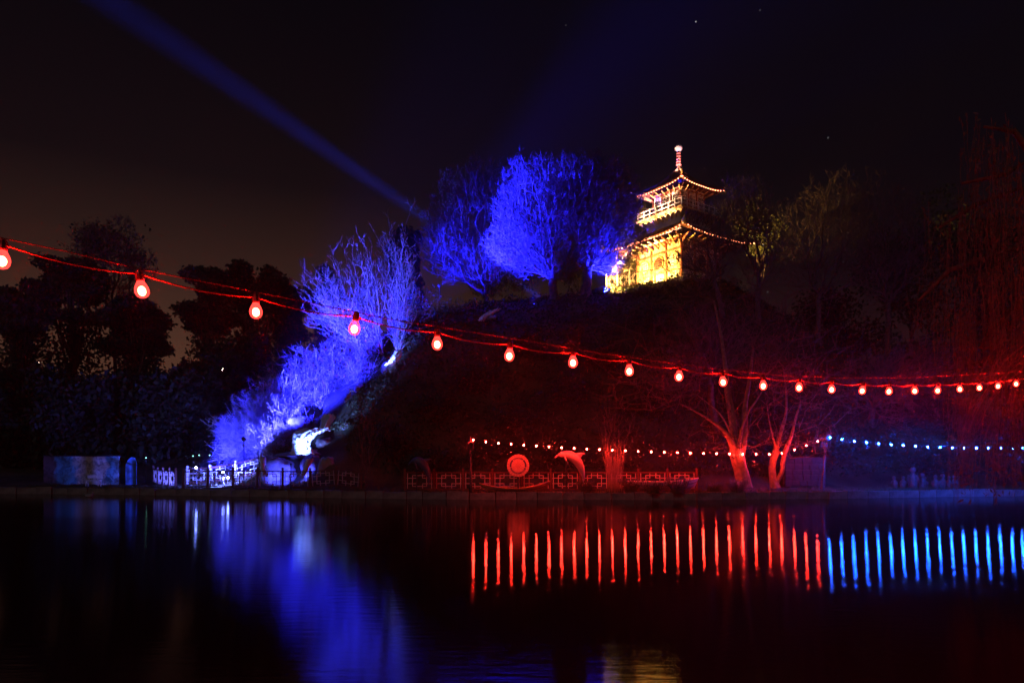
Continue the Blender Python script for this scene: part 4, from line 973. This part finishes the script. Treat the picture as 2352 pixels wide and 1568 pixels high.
MB().tube([(.13, 0, .12), (.18, 0, .22), (.2, 0, .27), (.26, 0, .27)], [.055, .04, .055, .03], 8).obj('head', dckm, dck, True)
MB().tube([(.25, 0, .265), (.34, 0, .25)], [.022, .012], 6).obj('beak', GOLD, dck)

# distant house lights, stood in for by made-up pole lamps, and small lights on the far bank
def little_lamp(p, r, col, s, label, gz, group=None):
    p = Vector(p); root = empty('garden_lamp', (p.x, p.y, gz), label=label, cat='lamp', group=group)
    MB().tube([(0, 0, -.2), (0, 0, p.z - gz - r * .8)], max(.012, r * .2), 6).obj('pole', IRON, root)
    MB().lathe([(r * .5, -r), (r, -r * .4), (r, r * .4), (r * .5, r)], 10, (0, 0, p.z - gz)).obj('globe', emat('lamp_%s_%d' % (label[:9].replace(' ', '_'), s), col, s, s > 60), root, True)
    MB().lathe([(r * 1.2, r), (r * .2, r * 1.6)], 8, (0, 0, p.z - gz)).obj('cap', IRON, root)
for xd, yd, Y, r, s, lab in ((510, 848, 82, .13, 70, 'bright yellowish lamp on a tall pole among the dark trees'), (88, 833, 84, .11, 9, 'brighter of two white lamps high among the left trees'), (68, 815, 86, .09, 5, 'fainter of two white lamps high among the left trees')):
    p = D(xd, yd, Y); little_lamp(p, r, (1, .78, .5), s, lab, Hs(p.x, Y))
for xd, yd, lab in ((450, 1073, 'glaring blue white path lamp at the left end of the lit fence'), (512, 1083, 'glaring blue white path lamp in the middle of the lit fence'), (523, 1096, 'lower glaring blue white path lamp close to the brightest fence post')):
    p = D(xd, yd, 43.7); little_lamp(p, .07, (.16, .22, 1), 100, lab, Hs(p.x, 43.7))
for i, (xd, yd) in enumerate(((335, 1050), (443, 1046), (457, 1044), (481, 1044))):
    p = D(xd, yd, 50); little_lamp(p, .035, (.35, 1, .8), 4, 'green white garden lamp glinting on the dark far bank', Hs(p.x, 50), 'green garden lamps')

# ================================================================== trees and bushes on the hill
def cluster(lst, n_, rng, **k):  # lst of (x,y,Y, rx,ry(depth),rz) photo centre and radii in photo pixels
    out = []
    w_ = np.array([a[3] * a[5] for a in lst], float); w_ /= w_.sum()
    for (x_, y_, Y, rx_, dy, rz_), f_ in zip(lst, w_):
        c = D(x_, y_, Y); out.append(ell_pts(c, (rx_ / F * Y, dy, rz_ / F * Y), max(5, int(n_ * f_)), rng, **k))
    return np.vstack(out)
rng = np.random.default_rng(77)
# the two domed trees
b = on_ground(1272, 60.2)
bare_tree('domed_tree', b, cluster([(1235, 470, 60.5, 100, 4.0, 105), (1310, 450, 60.5, 90, 4.0, 92), (1195, 560, 60.5, 85, 3.2, 75), (1280, 560, 59.5, 95, 3.5, 85)], 4200, rng, shell=0.25, noise=0.05), BARK, TWIG, 'wide domed bare tree lit blue with thick dark trunk on the hilltop', r_trunk=.36, trunk_to=np.array(D(1270, 640, 60.2)), twigs=4, twig_len=.55, seed=1, bf=.55, r_tip=.018)
b = on_ground(1346, 60.6)
bare_tree('domed_tree', b, cluster([(1400, 465, 61, 85, 3.6, 90), (1350, 440, 61.5, 90, 3.6, 82), (1410, 570, 60.5, 80, 2.8, 62)], 3200, rng, shell=0.25, noise=0.05), BARK, TWIG, 'bare tree lit blue standing between the domed tree and the pagoda', r_trunk=.40, trunk_to=np.array(D(1348, 620, 60.6)), twigs=4, twig_len=.55, seed=2, bf=.55, r_tip=.018)
b = on_ground(1120, 65)
bare_tree('bare_tree', b, cluster([(1080, 480, 66, 95, 3.2, 100), (1020, 560, 65, 60, 2.6, 75), (1130, 440, 67, 75, 3, 72), (1090, 600, 65, 80, 2.6, 60)], 2600, rng, shell=0.2, noise=0.08), BARK, TWIG, 'sparser blue lit bare tree left of the domed tree', r_trunk=.25, trunk_to=np.array(D(1115, 680, 65)), twigs=3, twig_len=.75, seed=3, bf=.6, r_tip=.017)
# pale bare tree by the stream
def fan(base, tips, n_, rng, wid=0.5):
    P = []
    for tp in tips:
        tp = np.array(tp); b0 = np.array(base)
        t_ = rng.uniform(.12, 1, n_); q = b0 + (tp - b0) * t_[:, None]; q[:, 2] += 0
        P.append(q + rng.normal(0, 1, (n_, 3)) * (0.06 + wid * t_[:, None] ** 1.3))
    return np.vstack(P)
bs_ = on_ground(905, 53.0)
for i, (xb, tx, lab) in enumerate(((912, ((905, 520), (880, 545), (935, 560), (945, 620), (925, 590)), 'tall pale bare tree lit blue above the cascade'),
                                  (880, ((735, 605), (790, 575), (830, 560), (760, 640), (850, 600)), 'pale bare tree leaning out over the cascade bushes'),
                                  (860, ((700, 640), (710, 700), (735, 690), (790, 690), (820, 650)), 'low pale bare tree spreading left over the bushes'))):
    b = on_ground(xb, 52.5 + i * .4); b.z = D(xb, 822 if i == 0 else 815, 52.5).z - .4
    bare_tree('pale_tree', b, fan(b, [D(x_, y_, 52.5 + rng.uniform(-1.5, 1.5)) for x_, y_ in tx], 110, rng, .55), BARKPALE, TWIGPALE, lab, r_trunk=.11, trunk_to=np.array(b) + [0.0, 0, .5], twigs=2, twig_len=.75, seed=10 + i, bf=.75, r_tip=.019, up=.7, thick=.045)
# twiggy bushes on the flank
BL = 'dense tangled bare bush lit blue on the slope beside the cascade'
for i, (xd, yd, Y, rx_, rz_) in enumerate(((800, 830, 54, 75, 55), (730, 850, 53, 80, 55), (780, 900, 52.5, 60, 50), (690, 890, 52, 75, 50), (640, 930, 51, 75, 50), (730, 940, 51, 60, 45), (600, 950, 50, 60, 38), (670, 975, 49.5, 65, 40), (620, 1010, 48.5, 60, 38), (560, 990, 49.5, 60, 30), (840, 870, 51.5, 40, 45), (690, 1000, 48, 45, 30), (560, 1040, 48.5, 60, 28), (640, 1040, 47.2, 50, 26))):
    c = D(xd, yd, Y); b = Vector((c.x + .4, Y + .5, 0)); b.z = min(Hs(b.x, b.y), c.z - .3)
    bare_tree('twig_bush', b, ell_pts(c, (rx_ / F * Y, 1.3, rz_ / F * Y), 270, rng, shell=.1, noise=.18), BARKPALE, TWIGPALE, BL, 'bush', 'tangled bushes beside the cascade', bf=.6, r_tip=.015, r_trunk=.06, trunk_to=np.array(b) + [0, 0, .3], twigs=3, twig_len=1.0, seed=30 + i, up=.25, thick=.06)
# outlying sprays
for i, (xd, yd, Y, tips) in enumerate(((600, 990, 50.5, ((545, 930), (560, 945), (540, 985), (580, 920))), (590, 1010, 49.5, ((490, 985), (500, 975), (520, 1000))))):
    b = D(xd, yd, Y)
    bare_tree('twig_bush', b, fan(b, [D(x_, y_, Y - .3) for x_, y_ in tips], 60, rng, .3), BARKPALE, TWIGPALE, 'wispy bare spray reaching out left of the cascade bushes', 'bush', 'sprays at the left edge of the bushes', bf=.6, r_tip=.012, r_trunk=.05, trunk_to=np.array(b) + [0, 0, .1], twigs=2, twig_len=.6, seed=60 + i)
# leafy evergreens near the stream
def shrub(xd, yd, Y, rx_, rz_, nl, size, mt, lab, seed, cat='bush', group=None, dep=1.0, hull=.4):
    c = D(xd, yd, Y); rs = random.Random(seed)
    lumps = [(c.x + rs.uniform(-.5, .5) * rx_ / F * Y, Y + rs.uniform(-.4, .4) * dep, c.z + rs.uniform(-.5, .5) * rz_ / F * Y, rx_ / F * Y * rs.uniform(.45, .75), dep * rs.uniform(.5, .8), rz_ / F * Y * rs.uniform(.45, .75)) for _ in range(7)]
    gz = min(Hs(c.x, Y), c.z - rz_ / F * Y * .6)
    return leafy('leafy_shrub', (c.x, Y, gz), lumps, nl, size, mt, lab, cat, group, seed, trunk_r=.06, hull=hull)
shrub(655, 1025, 46.6, 38, 34, 1500, .06, LEAFY, 'glossy leaved shrub just left of the brightest fall', 1)
shrub(850, 850, 52.0, 30, 45, 1800, .06, LEAFY, 'upright blue lit shrub right of the tangled bushes', 2)
shrub(815, 935, 48.6, 26, 40, 1500, .06, LEAFY, 'spiky leaved shrub below the heron', 3)
shrub(790, 982, 46.8, 34, 16, 900, .055, LEAFY, 'low shrub right of the upper white fall', 4)
shrub(970, 720, 57, 60, 70, 4200, .07, LEAFY, 'speckled evergreen lit blue between the pale tree and the hilltop', 5, dep=1.6)
shrub(1040, 740, 58, 60, 50, 3000, .07, LEAFY, 'dim blue evergreen on the slope below the sparse tree', 6, dep=1.6)
shrub(960, 800, 53.5, 45, 40, 2200, .06, LEAFY, 'evergreen bush on the crest right of the highest white fall', 7, dep=1.2)
shrub(1130, 640, 69, 60, 45, 3000, .08, LEAFY, 'lavender lit bush behind the trunk of the domed tree', 8, dep=1.5)
shrub(1200, 620, 70, 70, 55, 4000, .08, LEAFY, 'large lavender lit bush behind the domed tree', 9, dep=1.5)
shrub(1300, 620, 70, 60, 60, 3000, .08, LEAFY, 'dim golden bush between the two thick trunks', 10, dep=1.5)
shrub(1100, 735, 56.2, 26, 20, 900, .06, LEAFY, 'small bright bush beside the hilltop spring', 11)
shrub(1385, 668, 60.8, 26, 14, 900, .06, LEAFY, 'low bush glowing yellow at the end of the hilltop fence', 12, dep=.7)
shrub(1430, 610, 74, 50, 60, 2600, .09, LEAFY, 'golden bush in the gap beside the pagoda', 13, dep=1.5)
shrub(1748, 525, 72, 48, 66, 4200, .12, LEAFY, 'loose evergreen lit golden right of the pagoda', 14, cat='tree', dep=2.0, hull=.2)
shrub(1470, 672, 59.6, 70, 16, 2400, .06, LEAFY, 'clipped hedge glowing along the foot of the hilltop fence', 15, dep=.8)
# undergrowth on the dark front slope
n_ = 60000; ux = rng.uniform(-11, 44, n_); uy = rng.uniform(40.5, 62, n_); uz = H(ux, uy)
keep = (uy > shore(ux) + 5.2); ux, uy, uz = ux[keep], uy[keep], uz[keep]
clump = np.sin(ux * 1.7 + np.sin(uy * 1.1) * 2) * np.cos(uy * 1.5 + ux * .4)
uz = uz + rng.uniform(0, 1, len(ux)) * (0.35 + 0.55 * np.clip(clump, 0, 1))
link('undergrowth', leaf_mesh('undergrowth', np.stack([ux, uy, uz], 1), .11, rng), LEAF, None, kind='stuff', label='dark ivy and undergrowth covering the front slope of the hill', cat='undergrowth')
# darker shrubs standing out of the undergrowth
for i, (xd, Y, rx_, rz_) in enumerate(((900, 45, 50, 45), (985, 47, 60, 50), (1080, 49, 60, 45), (1000, 43.6, 55, 40), (1180, 46, 70, 50), (1290, 48, 60, 45), (1200, 52, 60, 40), (1390, 51, 60, 45), (1500, 47, 70, 50), (1500, 55, 60, 40), (1120, 43.8, 60, 35), (1300, 44, 60, 35), (1600, 52, 60, 45), (1780, 47, 70, 50), (1900, 46, 70, 50))):
    X = (xd - 1176) / F * Y; yd = HOR - (Hs(X, Y) - CH) / Y * F - rz_ * .5
    shrub(xd, yd, Y, rx_, rz_, 1500, .11, LEAF, 'dark leafy shrub on the unlit front slope of the hill', 500 + i, group='shrubs on the dark slope', dep=1.3)
# saplings on the slope above the fence
for i, (xd, Y, tips, lab) in enumerate(((838, 40.6, ((845, 880), (825, 930), (860, 960), (800, 990)), 'thin red lit sapling at the corner of the island bank'), (1400, 41.5, ((1430, 940), (1400, 900), (1450, 960), (1380, 950)), 'bare sapling behind the tall reeds'))):
    b = on_ground(xd, Y); bare_tree('sapling', b, fan(b, [D(x_, y_, Y + .3) for x_, y_ in tips], 45, rng, .35), BARK, TWIG, lab, r_trunk=.05, trunk_to=np.array(b) + [0, 0, .6], twigs=2, twig_len=.4, seed=70 + i, bf=.8, r_tip=.008)
# bare dark trees in front and to the right of the pagoda
for i, (xd, Y, lst, nn, lab) in enumerate((
    (1660, 56.5, [(1620, 560, 56.5, 75, 2.2, 85), (1690, 520, 56.5, 70, 2.2, 90), (1560, 610, 56.5, 60, 1.6, 45)], 750, 'dark bare tree whose branches cross the lit pagoda'),
    (1740, 57, [(1745, 560, 57, 70, 2.4, 110), (1710, 470, 57, 60, 2, 70)], 800, 'dark bare tree in front of the golden evergreen'),
    (1880, 58, [(1880, 560, 58, 100, 3, 130), (1930, 480, 58, 70, 2.5, 80)], 1100, 'tall dark bare tree on the right shoulder of the hill'),
    (2040, 56, [(2040, 560, 56, 100, 3, 150)], 1000, 'dark bare tree between the hill shoulder and the willow'),
    (1640, 47, [(1620, 780, 47, 110, 2.4, 90), (1560, 850, 46.5, 80, 2, 50)], 600, 'dim red bare tree on the slope below the pagoda'),
    (2000, 50, [(2010, 900, 50, 130, 2.5, 90), (2100, 850, 50, 100, 2.5, 80)], 900, 'violet bare thicket behind the blue bulbs'))):
    b = on_ground(xd, Y); c = D(lst[0][0], lst[0][1] + lst[0][5] * .9, Y); c.x = (c.x + b.x) / 2; c.z = max(c.z, b.z + 1.2)
    bare_tree('dark_tree', b, cluster(lst, nn, rng, shell=.15, noise=.1), BARK, TWIG, lab, r_trunk=.2, trunk_to=np.array(c), twigs=3, twig_len=.7, seed=80 + i, bf=.6, r_tip=.013)
DE = 'dark evergreen mass on the right behind the willow'
for i, (xd, yd, Y, rx_, rz_) in enumerate(((1950, 760, 66, 130, 110), (2100, 640, 66, 130, 150), (2230, 560, 62, 130, 190), (2320, 760, 56, 110, 190), (2150, 860, 54, 140, 110), (2350, 930, 50, 110, 100))):
    c = D(xd, yd, Y); gz = Hs(c.x, Y); rs = random.Random(i)
    lumps = [(c.x + rs.uniform(-.6, .6) * rx_ / F * Y, Y + rs.uniform(-1.5, 1.5), c.z + rs.uniform(-.6, .6) * rz_ / F * Y, rx_ / F * Y * rs.uniform(.4, .6), 2.2, rz_ / F * Y * rs.uniform(.3, .5)) for _ in range(9)]
    leafy('evergreen_tree', (c.x, Y, gz), lumps, 5200, .17, LEAF, DE, 'tree', 'dark evergreens on the right', 200 + i, trunk_r=.22, hull=.3)
# dark trees behind the water at the left
LT = [(40, 700, 72, 60, 70, 'flat layered dark conifer at the far left'), (160, 660, 78, 95, 80, 'broad dark evergreen under the thin topped tree'), (310, 740, 76, 75, 70, 'dark evergreen right of the thin topped tree'), (480, 680, 82, 70, 80, 'dark round topped evergreen with a lumpy outline'), (590, 670, 84, 80, 78, 'dark ragged evergreen left of the pale tree'), (660, 720, 86, 50, 80, 'dark slender evergreen behind the pale tree'), (745, 690, 88, 50, 90, 'dark evergreen standing behind the top of the pale tree'), (935, 590, 86, 45, 90, 'black conifer between the pale tree and the sparse tree')]
for i, (xd, yd, Y, rx_, rz_, lab) in enumerate(LT):
    c = D(xd, yd, Y); gz = Hs(c.x, Y); rs = random.Random(50 + i)
    lumps = []
    for k in range(26):
        a = rs.uniform(-1, 1); v = rs.uniform(-1, .75); lumps.append((c.x + a * rx_ / F * Y * .75 * math.sqrt(max(.05, 1 - max(0, v) ** 2)), Y + rs.uniform(-1.5, 1.5), c.z + v * rz_ / F * Y * .9, rx_ / F * Y * rs.uniform(.22, .42), 1.8, rz_ / F * Y * rs.uniform(.16, .3)))
    lumps.append((c.x, Y + 1, (c.z + gz) / 2, rx_ / F * Y * .8, 2.2, max(1.0, (c.z - gz) * .6)))
    leafy('evergreen_tree', (c.x, Y, gz), lumps, 15000, .24, LEAF, lab, 'tree', None, 300 + i, trunk_r=.3, hull=.1)
# low dark hedge mass that closes the far bank at the left
for i in range(9):
    xd = -60 + i * 75; Y = 60 + (i % 3) * 3; c = D(xd, 960, Y); gz = Hs(c.x, Y); rs = random.Random(i + 9)
    lumps = [(c.x + rs.uniform(-2.5, 2.5), Y + rs.uniform(-1, 1), gz + rs.uniform(.6, 7.5), rs.uniform(1.4, 2.4), 1.6, rs.uniform(1.2, 2.2)) for _ in range(12)]
    leafy('dark_thicket', (c.x, Y, gz), lumps, 7000, .25, LEAF, 'dark thicket closing the far bank behind the mural wall', 'bush', 'dark thickets on the far left bank', 400 + i, trunk_r=.15, hull=.3)
b = D(262, 760, 80); b.z = Hs(b.x, 80)
bare_tree('thin_tree', b, cluster([(255, 570, 80, 75, 2.5, 62), (215, 560, 80, 45, 2, 45), (310, 610, 80, 42, 2, 40), (270, 680, 80, 60, 2, 50)], 1300, rng, shell=.1, noise=.15), BARK, TWIG, 'thin leaved tree in silhouette rising above the dark evergreens', r_trunk=.2, trunk_to=np.array(D(265, 740, 80)), twigs=3, twig_len=.6, seed=95, bf=.6, r_tip=.03)
lp = cluster([(255, 565, 80, 80, 2.5, 62), (205, 555, 80, 45, 2, 40), (315, 610, 80, 42, 2, 40)], 1500, rng, shell=.1, noise=.15)
tt = [o for o in bpy.data.objects if o.name.startswith('thin_tree')][0]
link('leaves', leaf_mesh('leaves', lp - np.array(tt.location), .16, rng), LEAF, tt)

# willow on the near right bank
wl = Vector((15.2, 17.0, Hs(15.2, 17.0))); will = empty('willow', wl, label='weeping willow with long hanging strands over the right of the lake', cat='tree')
mb = MB(); mb.tube([(0, 0, -.4), (-.1, 0, 1.5), (-.3, 0, 3.4), (-.6, .1, 5.0)], [.55, .42, .36, .3], 14, .1, 5, 3); mb.obj('trunk', BARK, will, True)
rg = np.random.default_rng(12); P0, P1, A, B = [], [], [], []; LP = []
def strand(top, n_, bot, r=.006):
    p = np.array(top); L_ = top[2] - bot; k = max(6, int(L_ / .28)); sw = rg.normal(0, .07, 2)
    for q in range(k):
        t_ = (q + 1) / k; nx_ = np.array([top[0] + sw[0] * math.sin(t_ * 5) + rg.normal(0, .02), top[1] + sw[1] * math.sin(t_ * 4) + rg.normal(0, .02), top[2] - L_ * t_])
        P0.append(p); P1.append(nx_); A.append(r * (1.2 - t_ * .6)); B.append(r * (1.2 - (t_ + 1 / k) * .6))
        for _ in range(2): LP.append(p + (nx_ - p) * rg.uniform(0, 1) + rg.normal(0, .035, 3))
        p = nx_
limbs = [((2352, 560), (2180, 620), (2110, 690), 17.5), ((2400, 640), (2290, 740), (2250, 800), 16.0), ((2352, 430), (2240, 470), (2160, 520), 18.5), ((2420, 420), (2330, 300), (2260, 290), 17.5), ((2420, 700), (2330, 860), (2240, 900), 15.0), ((2420, 330), (2310, 400), (2210, 420), 17.0)]
for li, (a, m_, e_, Y) in enumerate(limbs):
    p = [Vector((-.6, .1, 4.6)), D(*a, Y) - wl, D(*m_, Y) - wl, D(*e_, Y) - wl]
    MB().tube(p, [.2, .12, .07, .03], 8).obj('limb', BARK, will, True)
for cx, Y, ytop, ybot, n_, sp in ((2205, 15.5, 700, 1158, 24, .16), (2222, 16.0, 760, 1135, 16, .14), (2284, 15.0, 640, 1165, 24, .17), (2312, 15.6, 720, 1120, 14, .16), (2340, 15.0, 600, 1150, 24, .18), (2170, 17.0, 680, 1010, 10, .2), (2120, 17.5, 690, 900, 8, .2), (2245, 16.5, 640, 1050, 12, .2), (2260, 17.0, 480, 860, 14, .35), (2200, 17.5, 500, 820, 12, .3), (2300, 16.5, 320, 800, 22, .35), (2250, 17.5, 300, 640, 14, .3), (2340, 16.0, 420, 960, 26, .3), (2160, 18.0, 520, 760, 9, .25), (2330, 14.5, 880, 1060, 12, .3)):
    for _ in range(n_):
        tp = D(cx + rg.normal(0, 9), ytop + rg.normal(0, 30), Y + rg.normal(0, sp)) + Vector((rg.normal(0, sp * .6), 0, 0)); bt = D(cx, ybot - abs(rg.normal(0, 60)), Y).z
        if tp.z > bt + .5: strand(np.array(tp), 0, bt)
# arching twigs that catch the near bulbs
for _ in range(26):
    s = D(rg.uniform(2300, 2420), rg.uniform(760, 860), 12.5 + rg.normal(0, .5)); e = D(rg.uniform(2200, 2330), rg.uniform(880, 1040), 12.0 + rg.normal(0, .5)); pm = np.array(s)
    for q in range(1, 9):
        t_ = q / 8; v = s.lerp(e, t_); v.z = s.z + (e.z - s.z) * t_ ** 2.2; P0.append(pm); P1.append(np.array(v)); A.append(.005); B.append(.004); pm = np.array(v)
wl_ = np.array(wl)
link('strands', seg_mesh('strands', np.array(P0) - wl_, np.array(P1) - wl_, A, B, 3), mat('willow_twig', (0.20, 0.16, 0.12), .8, .3, 3), will, kind='stuff')
link('leaves', leaf_mesh('leaves', np.array(LP) - wl_, .06, rg, .3, 1.5), mat('willow_leaf', (.15, .13, .08), .6, .3, 3), will, kind='stuff')

# ================================================================== mist over the lake
hm = bpy.data.materials.new('haze'); hm.use_nodes = True; t = hm.node_tree; n = t.nodes
for x in list(n): n.remove(x)
o = n.new('ShaderNodeOutputMaterial'); av = n.new('ShaderNodeAddShader'); t.links.new(av.outputs[0], o.inputs['Volume'])
for k_, (dn, an) in enumerate(((0.00017, 0.0), (0.0008, 0.97))):      # fine droplets scatter all round, larger ones forward
    pv = n.new('ShaderNodeVolumePrincipled'); pv.inputs['Color'].default_value = (.92, .93, .95, 1); pv.inputs['Density'].default_value = dn; pv.inputs['Anisotropy'].default_value = an
    t.links.new(pv.outputs[0], av.inputs[k_])
hz = MB().box((0, 77, 40), (290, 224, 86)).obj('haze', hm); hz['kind'] = 'stuff'; hz['label'] = 'thin night mist hanging over the lake and island'; hz['category'] = 'haze'
